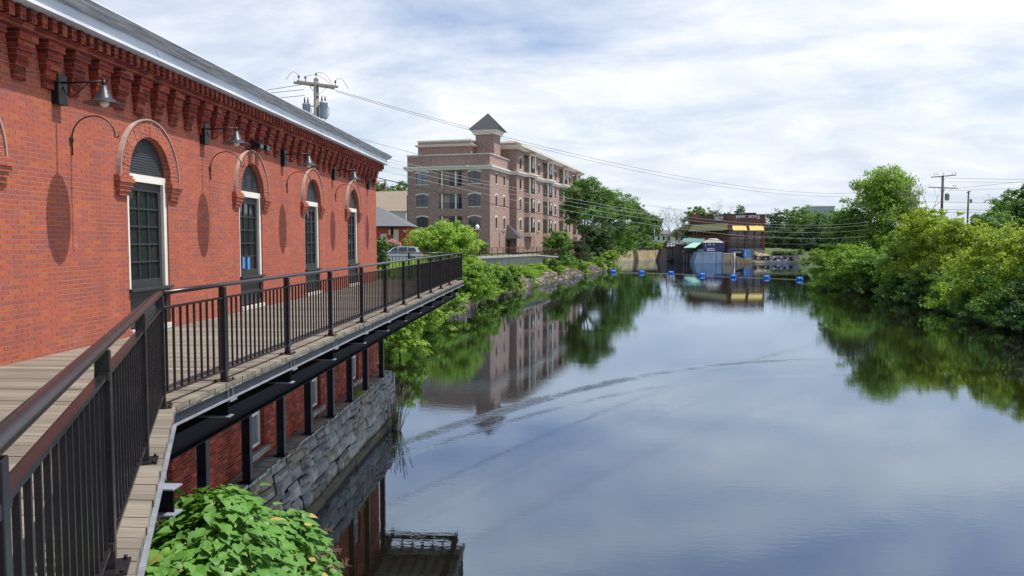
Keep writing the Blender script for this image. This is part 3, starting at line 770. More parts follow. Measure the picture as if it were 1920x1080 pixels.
# front facade, x from -16.1 to 0
for i, (zb, zs, rs) in enumerate(rows_f):
    z0 = [GZ, 12.6, 16.7][i] if i else 8.5
    z1 = [12.6, 16.7, 20.05][i]
    bal = (-7.6, 2.3, zb - .45, zs + .35, 0)
    wall_open(W_, F0, -16.1, 0, z0, z1, [(-13.15, 1.15, zb, zs, rs), bal, (-2.95, 1.15, zb, zs, rs)], .16)
    for c in (-13.15, -2.95): apt_window(F0, c, 1.15, zb, zs, rs)
    # balcony recess
    b = MB(); tbx = lambda *a: tbox(b, F0, *a)
    b.quad(F0(-9.9, 1.5, zb - .45), F0(-5.3, 1.5, zb - .45), F0(-5.3, 1.5, zs + .35), F0(-9.9, 1.5, zs + .35), 0)
    b.quad(F0(-9.9, .16, zb - .45), F0(-9.9, 1.5, zb - .45), F0(-9.9, 1.5, zs + .35), F0(-9.9, .16, zs + .35), 0)
    b.quad(F0(-5.3, .16, zb - .45), F0(-5.3, .16, zs + .35), F0(-5.3, 1.5, zs + .35), F0(-5.3, 1.5, zb - .45), 0)
    b.quad(F0(-9.9, .16, zs + .35), F0(-9.9, 1.5, zs + .35), F0(-5.3, 1.5, zs + .35), F0(-5.3, .16, zs + .35), 0)
    tbx(-9.9, -5.3, .17, 1.49, zb - .45, zb - .40, 0)
    bo = b.build('balcony', M['cream'], apt)
    b = MB(); tbox(b, F0, -8.3, -5.75, 1.40, 1.48, zb - .39, zs + .1); b.build('sliding_door', M['glass'], bo)
    b = MB()
    for x in (-9.3, -6.6): b = MB(); tbox(b, F0, x - .14, x + .14, .10, .38, zb - .40, zs + .349); b.build('column', M['apt_white'], bo)
    b = MB(); tbox(b, F0, -9.89, -5.31, .20, .24, zb + .62, zb + .68)
    for k in range(30): x = -9.85 + k * .155; tbox(b, F0, x, x + .03, .205, .235, zb - .4, zb + .62)
    b.build('balustrade', M['steel_black'], bo)
wall_open(W_, F0, -16.1, 0, GZ, 8.5, [(-2.4, 1.2, GZ, 7.2, 0)], .5)
W_.quad(F0(-3.6, .5, GZ), F0(-1.2, .5, GZ), F0(-1.2, .5, 7.2), F0(-3.6, .5, 7.2))
W_.quad((-16.1, 0, 20.05), (0, 0, 20.05), (0, 0, 22.8), (-16.1, 0, 22.8))
# river wing
R0 = TS(0)
zz = [(GZ, 8.5, None)] + [(8.5, 12.6, rows_f[0]), (12.6, 16.7, rows_f[1]), (16.7, 20.05, rows_f[2])]
for (z0, z1, rw) in zz:
    ws = [] if rw is None else [(4.0, .48, rw[0] + .1, rw[1] - .1, .4 if z0 < 16 else 0), (9.3, .48, rw[0] + .1, rw[1] - .1, .4 if z0 < 16 else 0)]
    wall_open(W_, R0, 0, 13.3, z0, z1, ws, .16)
    for q in ws: apt_window(R0, *q[:2], q[2], q[3], q[4], bars=0)
W_.quad((0, 0, 20.05), (0, 13.3, 20.05), (0, 13.3, 22.8), (0, 0, 22.8))
W_.quad((-16.1, 80, GZ), (-16.1, 0, GZ), (-16.1, 0, 22.8), (-16.1, 80, 22.8))
W_.quad((-16.1, 0.3, 22.0), (0, .3, 22.0), (0, 13.3, 22.0), (-16.1, 13.3, 22.0))
# parapet inner faces
W_.quad((0, .3, 22), (-16.1, .3, 22), (-16.1, .3, 22.8), (0, .3, 22.8)); W_.quad((-.3, .3, 22), (-.3, .3, 22.8), (-.3, 13.3, 22.8), (-.3, 13.3, 22))
# main block
MX = 1.4
FM = TF(0, 13.3)
W_.quad((-3.5, 13.3, 22.0), (MX, 13.3, 22.0), (MX, 13.3, 25.1), (-3.5, 13.3, 25.1)); W_.quad((0, 13.3, GZ), (MX, 13.3, GZ), (MX, 13.3, 22.0), (0, 13.3, 22.0))
W_.quad((-16.1, 13.3, 22), (-3.5, 13.3, 22), (-3.5, 13.3, 25.1), (-16.1, 13.3, 25.1))
W_.quad((-3.5, 13.5, 25.1), (MX, 13.5, 25.1), (MX, 13.5, 26.4), (-3.5, 13.5, 26.4))
RM = TS(MX)
levels = [(GZ, 8.5, None), (8.5, 12.5, (9.25, 11.0, .5)), (12.5, 16.5, (13.3, 15.1, .5)), (16.5, 20.3, (17.3, 19.3, .15)), (20.3, 25.1, (21.4, 23.3, .5))]
yb = 13.3
bays = [5.5, 22.0, 39.0, 56.0]
for li, (z0, z1, rw) in enumerate(levels):
    ws = []
    if rw:
        cs = [2.8] 
        for b0 in bays: cs += [b0 + 8.7, b0 + 12.9]
        ops = [(yb + c, .72 if k % 2 == 0 else .62, rw[0], rw[1], rw[2]) for k, c in enumerate(cs) if c < 65]
        bl_ = [(yb + b0 + 3.4, 3.1, z0 + .35, z1 - .55, 0) for b0 in bays]
        ws = sorted(ops + bl_)
        for q in ops: apt_window(RM, q[0], q[1], q[2], q[3], q[4], bars=0, arch=rw[2] > .2)
    wall_open(W_, RM, yb, 80.2, z0, z1, ws, .16)
W_.quad((MX, 13.5, 25.1), (MX, 80, 25.1), (MX, 80, 26.4), (MX, 13.5, 26.4))
W_.quad((MX, 80.2, GZ), (-16.1, 80.2, GZ), (-16.1, 80.2, 25.1), (MX, 80.2, 25.1))
W_.quad((-16.1, 13.5, 25.6), (MX, 13.5, 25.6), (MX, 80, 25.6), (-16.1, 80, 25.6))
# set-back penthouse and turret shaft
W_.box(-15.0, -4.5, 2.6, 13.2, 22.01, 25.9)
W_.box(-4.35, -.75, 5.0, 9.2, 22.01, 27.4)
W_.build('wall', M['apt_brick'], apt)
# bow balconies: projecting brick piers and bands with open bays
for b0 in bays:
    y0, y1 = yb + b0, yb + b0 + 6.8
    fp = [(MX - .02, y0), (MX + 1.1, y0 + 1.1), (MX + 1.1, y1 - 1.1), (MX - .02, y1)]
    for (z0, z1) in ((8.0, 8.85), (11.95, 12.85), (15.95, 16.85), (20.95, 20.96), (24.55, 25.08)):
        if z0 < 20.9 or z0 > 24: br = MB(); br.prism(fp, z0, z1); bo = br.build('bow_band', M['apt_brick'], apt)
    br = MB(); br.prism(fp, 20.90, 21.1); bo = br.build('bow_band', M['apt_brick'], apt)
    for li, (z0, z1) in enumerate(((8.86, 11.94), (12.86, 15.94), (16.86, 19.95), (21.11, 24.54))):
        t = .14
        for (cx, cy) in ((MX + .93, y0 + 1.17), (MX + .93, y1 - 1.17), (MX + .2, y1 - .35)):
            cl = MB(); cl.box(cx - t, cx + t, cy - t, cy + t, z0, z1); cl.build('column', M['apt_white'], apt)
        rc = MB()   # recess lining
        x = MX - 1.5
        rc.quad((x, y0 + .3, z0 - .3), (x, y1 - .3, z0 - .3), (x, y1 - .3, z1 + .2), (x, y0 + .3, z1 + .2))
        rc.quad((MX - .16, y0 + .3, z0 - .3), (x, y0 + .3, z0 - .3), (x, y0 + .3, z1 + .2), (MX - .16, y0 + .3, z1 + .2))
        rc.quad((x, y1 - .3, z0 - .3), (MX - .16, y1 - .3, z0 - .3), (MX - .16, y1 - .3, z1 + .2), (x, y1 - .3, z1 + .2))
        ro = rc.build('recess', M['cream'], apt)
        dd = MB(); dd.box(x + .02, x + .08, y0 + 2.4, y1 - .8, z0 - .2, z1 - .5); dd.build('sliding_door', M['glass'], ro)
        rl = MB(); A_ = [(MX + .1, y0 + .25), (MX + .98, y0 + 1.15), (MX + .98, y1 - 1.15), (MX + .1, y1 - .25)]
        for a, c_ in zip(A_, A_[1:]):
            rl.bar((a[0], a[1], z0 + 1.0), (c_[0], c_[1], z0 + 1.0), .05, .05)
            n = int((Vector(c_) - Vector(a)).length / .22)
            for k in range(n):
                t_ = (k + .5) / n; px_, py_ = a[0] + (c_[0] - a[0]) * t_, a[1] + (c_[1] - a[1]) * t_
                rl.bar((px_, py_, z0), (px_, py_, z0 + 1), .03, .03)
        rl.build('balustrade', M['steel_black'], apt)
# cornices
co = MB()
def cornice(poly, z0, z1, out, m=0):
    """closed moulding following an open polyline of outer wall points with outward side on the right"""
    prof = [(0, z0), (out * .45, z0), (out * .6, z0 + (z1 - z0) * .35), (out, z0 + (z1 - z0) * .7), (out, z1), (0, z1)]
    n = len(prof); k = len(poly); vs = []
    for i, p in enumerate(poly):
        p = Vector(p); d1 = (Vector(poly[i + 1]) - p).normalized() if i < k - 1 else (p - Vector(poly[i - 1])).normalized()
        d0 = (p - Vector(poly[i - 1])).normalized() if i else d1
        d = (d0 + d1).normalized(); rt = Vector((d.y, -d.x)); sc = 1 / max(.35, d.dot(d1))
        for a, z in prof: vs.append((p.x + rt.x * (a + .0) * sc, p.y + rt.y * a * sc, z))
    co.add(vs, [(i * n + j, (i + 1) * n + j, (i + 1) * n + (j + 1) % n, i * n + (j + 1) % n) for i in range(k - 1) for j in range(n)] + [tuple(range(n)), tuple((k - 1) * n + j for j in range(n - 1, -1, -1))], m)
cornice([(-16.12, 12), (-16.12, -.01), (-10.6, -.01), (-10.6, -.35), (-4.6, -.35), (-4.6, -.01), (.01, -.01), (.01, 13.28)], 20.10, 20.80, .6)
cornice([(-16.11, 12), (-16.11, -.01), (.01, -.01), (.01, 13.28)], 22.82, 23.0, .2)
line = [(-.2, 13.29), (MX + .01, 13.29)]
for b0 in bays:
    y0, y1 = yb + b0, yb + b0 + 6.8
    line += [(MX + .01, y0), (MX + 1.12, y0 + 1.1), (MX + 1.12, y1 - 1.1), (MX + .01, y1)]
cornice(line + [(MX + .01, 80.2)], 20.10, 20.80, .5)
cornice([(-3.4, 13.28), (MX + .01, 13.28), (MX + .01, 80.2)], 25.08, 25.75, 1.35)
cornice([(-3.4, 13.48), (MX + .01, 13.48), (MX + .01, 80.2)], 26.38, 26.65, .25)
cornice([(-15.01, 12), (-15.01, 2.59), (-4.49, 2.59), (-4.49, 12)], 24.7, 25.1, .5)
cornice([(-15.01, 12), (-15.01, 2.59), (-4.49, 2.59), (-4.49, 12)], 25.65, 25.92, .15)
cornice([(-.74, 9.21), (-4.36, 9.21), (-4.36, 4.99), (-.74, 4.99), (-.74, 9.21)], 27.0, 27.9, .75)
co.build('cornice', M['apt_white'], apt)
tr = MB(); cx, cy = -2.55, 7.1; a = 2.85; b2 = 3.1
base = [(cx - a, cy - b2, 27.92), (cx + a, cy - b2, 27.92), (cx + a, cy + b2, 27.92), (cx - a, cy + b2, 27.92)]
ap_ = (cx, cy, 31.2)
for i in range(4): tr.add([base[i], base[(i + 1) % 4], ap_], [(0, 1, 2)])
tr.poly(base[::-1])
for i in range(4):   # standing seams
    p, q = Vector(base[i]), Vector(base[(i + 1) % 4])
    tr.bar(p, ap_, .09, .09)
    for k in range(1, 12):
        t = k / 12; c_ = p.lerp(q, t); h = 1 - abs(t - .5) * 2
        mid = p.lerp(q, .5).lerp(Vector(ap_), 0)
        top = c_ + (Vector(ap_) - p.lerp(q, .5)) * h
        tr.bar(c_ + Vector((0, 0, .02)), top + Vector((0, 0, .02)), .035, .05)
tr.build('turret_roof', M['metal_roof'], apt)
# canopy over the river-side entrance
cn = MB(); cn.hexa([(MX - 1.6, 11.5, 8.0), (MX + 1.5, 11.5, 7.1), (MX + 1.5, 14.9, 7.1), (MX - 1.6, 14.9, 8.0)], [(-.1, 12.0, 10.4), (.05, 12.0, 10.4), (.05, 14.5, 10.4), (-.1, 14.5, 10.4)])
cn = MB(); cn.add([(0.02, 11.3, 10.3), (0.02, 13.2, 10.3), (MX + 1.7, 13.2, 7.6), (MX + 1.7, 9.9, 7.6), (0.02, 9.9, 7.6)], [(0, 3, 2, 1), (0, 4, 3), (4, 3, 2), (0, 1, 4)])
cn.build('canopy', M['metal_roof'], apt)
dr = MB(); dr.box(.01, .06, 11.2, 12.9, GZ, 7.3); dr.build('door', M['steel_black'], apt)
# ivy-like iron trellis / wall lamps on the river side
for y in (6.2, 27.5, 45):
    x = 0 if y < 13 else MX
    b = MB(); b.tube([(x, y, 8.8), (x + .5, y, 9.0), (x + .8, y, 8.7)], .05, 6); b.lathe([(0, .2), (.12, .15), (.3, -.05)], (x + .8, y, 8.6), 8); b.build('wall_light', M['steel_black'], apt)
    b = MB(); b.box(x + .0, x + .06, y - .4, y - .34, 5.4, 8.6); b.build('downpipe', M['maroon'], apt)

# ---- promenade in front of the apartments
pr = empty('promenade', (0, 0, 0), 0, 'raised concrete promenade with a retaining wall in front of the apartment building', 'promenade')
PP = [(-20, 99.5), (-9.5, 103), (-5.2, 111), (4.3, 135)]
zt = 4.45
pe = [Vector((a, b_, 0)) for a, b_ in PP]
b = MB()
def ribbon(mb, pts, off0, off1, z0, z1, m=0, ztop=None):
    for i in range(len(pts) - 1):
        a, c_ = pts[i], pts[i + 1]; d = (c_ - a).normalized(); l = Vector((-d.y, d.x, 0))
        za, zc = (z1, z1) if ztop is None else (ztop[i], ztop[i + 1])
        dz = z1 - z0
        mb.hexa([a + l * off0 + Vector((0, 0, za - dz)), c_ + l * off0 + Vector((0, 0, zc - dz)), c_ + l * off1 + Vector((0, 0, zc - dz)), a + l * off1 + Vector((0, 0, za - dz))],
                [a + l * off0 + Vector((0, 0, za)), c_ + l * off0 + Vector((0, 0, zc)), c_ + l * off1 + Vector((0, 0, zc)), a + l * off1 + Vector((0, 0, za))], m)
pe2 = pe + [Vector((9.0, 150, 0)), Vector((13, 162, 0))]
zts = [zt, zt, zt, zt, 3.8, 3.3]
ribbon(b, pe2, 0, 3.2, 4.5, 4.72, 0, zts); b.build('slab', M['concrete'], pr)
b = MB(); ribbon(b, pe2, .7, 1.0, .5, 4.6, 0, [z - .25 for z in zts]); b.build('retaining_wall', M['concrete'], pr)
def picket(name, label, pts, zs, h=1.07, post=2.4, mat='steel_black', dens=.28, parent_loc=None, group=None):
    o = empty(name, tuple(pts[0]), 0, label, 'railing', group)
    org = Vector(pts[0]) ; b = MB(); c_ = MB()
    for i in range(len(pts) - 1):
        a = Vector((pts[i][0], pts[i][1], zs[i])) - org; e = Vector((pts[i + 1][0], pts[i + 1][1], zs[i + 1])) - org
        L_ = (e - a).length; d = (e - a) / L_; up = Vector((0, 0, 1))
        b.bar(a + up * h, e + up * h, .07, .06); b.bar(a + up * .12, e + up * .12, .05, .04); b.bar(a + up * (h - .18), e + up * (h - .18), .04, .04)
        n = max(1, round(L_ / post))
        for k in range(n + 1): q = a + d * (L_ * k / n); c_.bar(q, q + up * h, .09, .09)
        n2 = int(L_ / dens)
        for k in range(n2): q = a + d * (L_ * (k + .5) / n2); b.bar(q + up * .14, q + up * (h - .2), .022, .022)
    b.build('rail_panel', M[mat], o); c_.build('post', M[mat], o); return o
lf = [Vector((a.x, a.y, 0)) + Vector((-.12, .12, 0)) for a in pe2]
picket('railing', 'brown metal railing along the edge of the concrete promenade by the apartments', [(p.x, p.y, 0) for p in lf], zts, 1.3, 2.2, 'maroon', .5)

# ============================================================ SMALL BUILDINGS ON THE LEFT BANK
sh = empty('brick_garage', (-30, 125, -.4), 0, 'low red brick building with a grey hip roof behind the white car', 'building')
b = MB(); X0, X1 = -8, 13.6
wins = [(-30 + 0, 0, 0, 0, 0)]
def bx(px, Y): return fx(px, Y) + 30
w_ = [(bx(719, 125), .55, 6.2, 8.3, 0), (bx(732.5, 125), .4, 8.1, 8.9, 0), (bx(740.5, 125), .62, 7.0, 8.95, 0), (bx(759, 125), .3, 8.5, 8.9, 0)]
wall_open(b, T0, X0, X1, 4.6, 9.45, w_, .12); b.quad((X1, 0, 4.6), (X1, 12, 4.6), (X1, 12, 9.45), (X1, 0, 9.45)); b.quad((X0, 12, 4.6), (X0, 0, 4.6), (X0, 0, 9.45), (X0, 12, 9.45))
b.build('wall', M['shop_brick'], sh)
for q in w_:
    b = MB(); b.quad((q[0] - q[1], .1, q[2]), (q[0] + q[1], .1, q[2]), (q[0] + q[1], .1, q[3]), (q[0] - q[1], .1, q[3])); b.build('blocked_window', M['cream'], sh)
b = MB(); e = .5; z0, z1 = 9.46, 12.7; xr = bx(713, 131)
A_ = [(X0 - e, -e, z0), (X1 + e, -e, z0), (X1 + e, 12 + e, z0), (X0 - e, 12 + e, z0)]; r1, r0 = (xr, 6, z1), (X0 + 5, 6, z1)
b.add(A_ + [r0, r1], [(0, 1, 5, 4), (1, 2, 5), (2, 3, 4, 5), (3, 0, 4), (3, 2, 1, 0)]); b.build('roof', M['slate'], sh)
b = MB(); b.box(X0 - e, X1 + e, -e, -e + .1, z0 - .22, z0 - .004); b.build('eave', M['steel_black'], sh)
# clapboard house
Yh = 172
hs = empty('clapboard_house', (fx(735, Yh), Yh, 4.2), R(-20), 'white clapboard house with a tan gabled roof behind the low brick building', 'house')
hx0, hx1 = -1.9, 4.6
b = MB(); b.box(-14, 3.4, 0, 9, 0, 9.2); b.add([(3.4, 0, 9.2), (3.4, 9, 9.2), (3.4, 4.5, 13.2), (-14, 0, 9.2), (-14, 9, 9.2), (-14, 4.5, 13.2)], [(0, 1, 2), (5, 4, 3)])
b.build('wall', M['house_white'], hs)
b = MB(); b.quad((-14.4, -.5, 8.9), (3.9, -.5, 8.9), (3.9, 4.5, 13.5), (-14.4, 4.5, 13.5)); b.quad((3.9, 9.5, 8.9), (-14.4, 9.5, 8.9), (-14.4, 4.5, 13.5), (3.9, 4.5, 13.5)); b.build('roof', M['shingle_tan'], hs)
for (x, z) in ((-1.6, 5.3), (0, 5.3), (1.6, 5.3), (-3.2, 5.3)):
    b = MB(); b.box(x - .4, x + .4, -.06, -.01, z, z + 1.7); q = b.build('window', M['glass'], hs)
for (y, z) in ((2.5, 5.3), (4.5, 5.3), (6.5, 5.3), (4.5, 9.6)):
    b = MB(); b.box(3.41, 3.46, y - .4, y + .4, z, z + 1.7); b.build('window', M['glass'], hs)
Yh = 180
hs = empty('clapboard_house', (fx(757, Yh) , Yh, 4.2), 0, 'narrow pale grey house with a low porch roof right beside the apartment building', 'house')
b = MB(); b.box(-2.4, 7, 0, 8, 0, 9.8); b.build('wall', M['house_white'], hs)
b = MB(); b.add([(-2.8, -.4, 9.8), (7.4, -.4, 9.8), (7.4, 8.4, 9.8), (-2.8, 8.4, 9.8), (-2.8, 4, 12.2), (7.4, 4, 12.2)], [(0, 1, 5, 4), (1, 2, 5), (2, 3, 4, 5), (3, 0, 4), (3, 2, 1, 0)]); b.build('roof', M['slate'], hs)
for (x, z) in ((-1.5, 6.5), (.2, 6.5), (-1.5, 3.2), (.2, 3.2)):
    b = MB(); b.box(x - .4, x + .4, -.06, -.01, z, z + 1.5); b.build('window', M['glass'], hs)

# ---- parked car (estate, white), side on
car = empty('parked_car', (fx(750, 84), 84, 4.52), R(2), 'white estate car parked behind the boardwalk beside the round green tree', 'car')
prof = [(-2.3, .45), (-2.32, .85), (-2.2, 1.02), (-1.25, 1.12), (-.55, 1.62), (.1, 1.70), (1.2, 1.68), (1.85, 1.55), (2.2, 1.08), (2.3, .95), (2.32, .5), (2.1, .35), (-2.1, .35)]
b = MB(); vs = []; n = len(prof)
for (yy, k) in ((-.9, 0), (-.94, 1), (.94, 1), (.9, 0)):
    for x, z in prof:
        tap = .16 * max(0, (z - 1.05) / .65); s_ = 1 if yy > 0 else -1
        vs.append((x * (1 if k else .985), yy - s_ * tap, z))
b.add(vs, [(i * n + j, i * n + (j + 1) % n, (i + 1) * n + (j + 1) % n, (i + 1) * n + j) for i in range(3) for j in range(n)] + [tuple(range(n - 1, -1, -1)), tuple(3 * n + j for j in range(n))], 0, False)
cb_ = b.build('body', M['car_paint'], car, .04)
b = MB()
for (P4) in ([(-1.02, 1.12), (-.15, 1.12), (-.15, 1.58), (-.48, 1.55)], [(-.08, 1.12), (.85, 1.12), (.85, 1.60), (-.08, 1.58)], [(.92, 1.12), (1.85, 1.14), (1.62, 1.5), (.92, 1.58)]):
    b.poly([(x, -.935 + .16 * max(0, (z - 1.05) / .65) - .02, z) for x, z in P4])
b.quad((2.22, -.7, 1.1), (2.22, .7, 1.1), (1.93, .62, 1.5), (1.93, -.62, 1.5)); b.quad((-1.28, .7, 1.12), (-1.28, -.7, 1.12), (-.64, -.62, 1.58), (-.64, .62, 1.58))
b.build('side_window', M['glass'], car)
for x in (-1.45, 1.4):
    for y in (-.86, .86):
        b = MB(); b.tube([(x, y - .11, .33), (x, y + .11, .33)], .33, 18); t_ = b.build('wheel', M['rubber'], car)
        b = MB(); b.tube([(x, y - .13, .33), (x, y + .13, .33)], .2, 12); b.build('rim', M['steel_flange'], t_)
for y in (-.88, .6):
    b = MB(); b.box(2.14, 2.34, y, y + .28, .92, 1.12); b.build('tail_lamp', M['red_lamp'], car)

# ---- street lamp
def street_lamp(loc, h, label):
    o = empty('street_lamp', loc, 0, label, 'street lamp')
    b = MB(); b.lathe([(.22, 0), (.2, .25), (.12, .4), (.075, .6), (.06, h - .6), (.1, h - .5), (.16, h - .42)], (0, 0, 0), 10); b.build('pole', M['steel_black'], o)
    b = MB(); b.lathe([(.12, h - .42), (.30, h - .2), (.34, h + .02), (.25, h + .25), (.08, h + .34), (.05, h + .48), (0, h + .55)], (0, 0, 0), 12); b.build('globe', M['globe'], o)
Yl = 122; street_lamp((fx(895, Yl), Yl, 4.4), fz(421, Yl) - 4.8, 'black street lamp with a white globe in front of the apartment building')
b = MB()
sp = empty('tall_lamp_post', (fx(1233, 262), 268, 4.0), 0, 'thin pale lamp post behind the tan river wall', 'lamp post')
b.tube([(0, 0, 0), (0, 0, 7.0)], .12, 6); b.build('pole', M['xfmr'], sp); b = MB(); b.box(-.3, .3, -.2, .2, 6.9, 7.1); b.build('lamp_head', M['xfmr'], sp)

# ============================================================ TAN RIVER WALL, DARK WALL, RESTAURANT
tw = empty('river_wall', (0, 0, 0), 0, 'long pale tan concrete river wall left of the dark buttress', 'wall')
A_, B_ = atZ(1128, 491.5, 0), atZ(1248, 487, 0)
A_ = Vector((fx(1128, 262), 262, 0)); B_ = Vector((fx(1244, 290), 290, 0))
b = MB(); n = 7
for i in range(n):
    p, q = A_.lerp(B_, i / n), A_.lerp(B_, (i + 1) / n - .004)
    out = Vector((.3, -1.2, 0)).normalized() * .8; zt_ = 4.1 + .0 * i
    jj = rnd.uniform(-.08, .08)
    b.hexa([p + out * (1 + jj) + Vector((0, 0, -1)), q + out * (1 + jj) + Vector((0, 0, -1)), q - out * 1.5 + Vector((0, 0, -1)), p - out * 1.5 + Vector((0, 0, -1))],
           [p + out * jj + Vector((0, 0, zt_)), q + out * jj + Vector((0, 0, zt_)), q - out * 1.5 + Vector((0, 0, zt_)), p - out * 1.5 + Vector((0, 0, zt_))])
b.build('wall_panel', M['tan_concrete'], tw)
b = MB(); b.bar(A_ + Vector((0, .2, 4.13)), B_ + Vector((0, .2, 4.13)), .9, .12); b.build('coping', M['concrete'], tw)
picket('wire_fence', 'dark mesh fence on top of the tan river wall', [(A_.x - .1, A_.y + 1, 0), (B_.x, B_.y + 1, 0)], [4.2, 4.2], 1.2, 3, 'steel_black', .25)

Y1 = 262
dk = empty('dark_wall', (0, 0, 0), 0, 'dark stone wall with a sloping buttress and maroon top, beside the tan wall', 'wall')
X = lambda px: fx(px, Y1)
b = MB(); z_ = lambda py: fz(py, Y1)
b.hexa([(X(1234), Y1 - 1, -1), (X(1250), Y1 - 1, -1), (X(1250), Y1 + 6, -1), (X(1234), Y1 + 6, -1)], [(X(1242), Y1, z_(466)), (X(1250), Y1, z_(466)), (X(1250), Y1 + 6, z_(466)), (X(1242), Y1 + 6, z_(466))]); b.build('buttress', M['dark_timber'], dk)
b = MB(); b.box(X(1250) + .01, X(1276), Y1 + .6, Y1 + 2, -1, z_(470)); b.build('wall_body', M['granite'], dk)
b = MB(); b.box(X(1249), X(1271), Y1 + .7, Y1 + .9, z_(470) + .01, z_(462)); b.build('parapet', M['maroon'], dk)
b = MB(); b.bar((X(1248), Y1 + .55, z_(469.5)), (X(1271), Y1 + .55, z_(469.5)), .1, .12); b.build('hand_bar', M['concrete'], dk)
st = empty('footbridge', (0, 0, 0), 0, 'small timber landing and ladder at the foot of the dark wall', 'landing')
b = MB(); b.hexa([(X(1256), Y1 - 2, z_(482)), (X(1279), Y1 - 4, z_(484.5)), (X(1279), Y1 + .5, z_(484.5)), (X(1256), Y1 + .5, z_(482))], [(X(1256), Y1 - 2, z_(481)), (X(1279), Y1 - 4, z_(483.5)), (X(1279), Y1 + .5, z_(483.5)), (X(1256), Y1 + .5, z_(481))]); b.build('platform', M['pole_wood'], st)
b = MB()
b.bar((X(1265), Y1 - .5, z_(466.5)), (X(1268), Y1 - .6, z_(482)), .18, .18); b.bar((X(1270), Y1 - .5, z_(467)), (X(1266), Y1 - .6, z_(482)), .14, .14); b.bar((X(1264), Y1 - .5, z_(466.5)), (X(1270), Y1 - .5, z_(466.5)), .14, .14); b.build('brace', M['pole_wood'], st)

# restaurant main block
RX = lambda px, Y=250: fx(px, Y)
C0 = Vector((RX(1367), 250, 0)); C1 = Vector((RX(1434), 250, 0)); CL = Vector((fx(1297, 276), 276, 0))
res = empty('brick_restaurant', C0, 0, 'dark brick restaurant at the end of the river with yellow awnings and white rooftop lettering', 'building')
wR = C1.x - C0.x; zr = lambda py: fz(py, 250)
b = MB()
u = lambda px: RX(px) - C0.x
TR = lambda a, w, z: (a, w, z)
rw1 = [(u(p), .52, zr(441.5), zr(434), 0) for p in (1376.5, 1389, 1407.5, 1422)]
rw2 = [(u(p), .80, zr(466), zr(447), 0) for p in (1376.5, 1390.5, 1407.5, 1422)]
rw3 = [(u(1421.5), .85, zr(485), zr(479), 0)]
rw1 = [(a, .95, z0, z1, r) for a, _, z0, z1, r in rw1]; rw2 = [(a, .92, z0, z1, r) for a, _, z0, z1, r in rw2]
wall_open(b, TR, 0, wR, zr(444), zr(403), rw1, .3); wall_open(b, TR, 0, wR, zr(468), zr(444), rw2, .3)
b.quad((wR, 0, 3), (wR, 18, 3), (wR, 18, zr(403)), (wR, 0, zr(403)))
dl_ = CL - C0; LL = dl_.length; dn = dl_ / LL; nout = Vector((dn.y, -dn.x, 0))
if nout.x > 0: nout = -nout
TL = lambda a, w, z: ((dn.x * a) - nout.x * w, dn.y * a - nout.y * w, z)
lw = [(1.2 + 2.35 * k + 1.2, .85, 8.6, 10.0, 0) for k in range(10)]
wall_open(b, lambda a, w, z: TL(a, w, z), 0, LL, 2.5, zr(403), lw, .3)
zt_ = zr(403)
b.poly([(0, 0, zt_ - .3), (wR, 0, zt_ - .3), (wR, 30, zt_ - .3), TL(LL, 0, zt_ - .3)])
for p in (1368, 1399.5, 1431.5): b.box(u(p) - .45, u(p) + .45, -.25, 0, zr(468), zr(404))
b.build('wall', M['rest_brick'], res)
b = MB(); wall_open(b, TR, 0, wR, -1, zr(468), rw3, .4); b.quad((wR, 0, -1), (wR, 18, -1), (wR, 18, 3), (wR, 0, 3)); b.build('plinth', M['concrete'], res)
b = MB(); b.box(-.1, wR + .1, -.12, .3, zt_ + .01, zt_ + .22); b.build('coping', M['steel_black'], res)
for q in rw1 + rw2 + rw3:
    b = MB(); b.quad((q[0] - q[1], .22, q[2]), (q[0] + q[1], .22, q[2]), (q[0] + q[1], .22, q[3]), (q[0] - q[1], .22, q[3])); o = b.build('window', M['glass'], res)
    if q in rw2: b = MB(); b.box(q[0] - q[1] - .1, q[0] + q[1] + .1, -.06, .05, q[3], q[3] + .38); b.build('lintel', M['concrete'], o); b = MB(); b.box(q[0] - q[1] - .1, q[0] + q[1] + .1, -.08, .05, q[2] - .2, q[2]); b.build('sill', M['concrete'], o)
for q in lw:
    b = MB(); P = [TL(q[0] - q[1], .2, q[2]), TL(q[0] + q[1], .2, q[2]), TL(q[0] + q[1], .2, q[3]), TL(q[0] - q[1], .2, q[3])]; b.poly(P); b.build('window', M['glass'], res)
def awning(T, a, c_, ztop, zbot, out, mat, nm='awning'):
    b = MB(); A_ = [T(a, -.02, ztop), T(c_, -.02, ztop), T(c_, -out, zbot), T(a, -out, zbot)]
    B_ = [T(a, -.02, ztop - .08), T(c_, -.02, ztop - .08), T(c_, -out + .02, zbot - .08), T(a, -out + .02, zbot - .08)]
    b.add(A_ + B_, [(0, 1, 2, 3), (7, 6, 5, 4), (0, 4, 5, 1), (1, 5, 6, 2), (2, 6, 7, 3), (3, 7, 4, 0)])
    b.add([T(a, -.02, ztop - .08), T(a, -out, zbot - .08), T(a, -.02, zbot - .08)], [(0, 1, 2)]); b.add([T(c_, -.02, ztop - .08), T(c_, -out, zbot - .08), T(c_, -.02, zbot - .08)], [(0, 1, 2)])
    b.add([T(a, -out, zbot), T(c_, -out, zbot), T(c_, -out, zbot - .25), T(a, -out, zbot - .25)], [(0, 1, 2, 3)])
    b.build(nm, mat, res)
awning(TR, u(1372), u(1398), zr(422.5), zr(431.5), 1.4, M['yellow']); awning(TR, u(1403.5), u(1430), zr(422.5), zr(431.5), 1.4, M['yellow'])
for k in range(9): awning(TL, .5 + k * 2.85, .5 + k * 2.85 + 2.65, 12.2, 10.2, 1.7, M['yellow_shaded'])
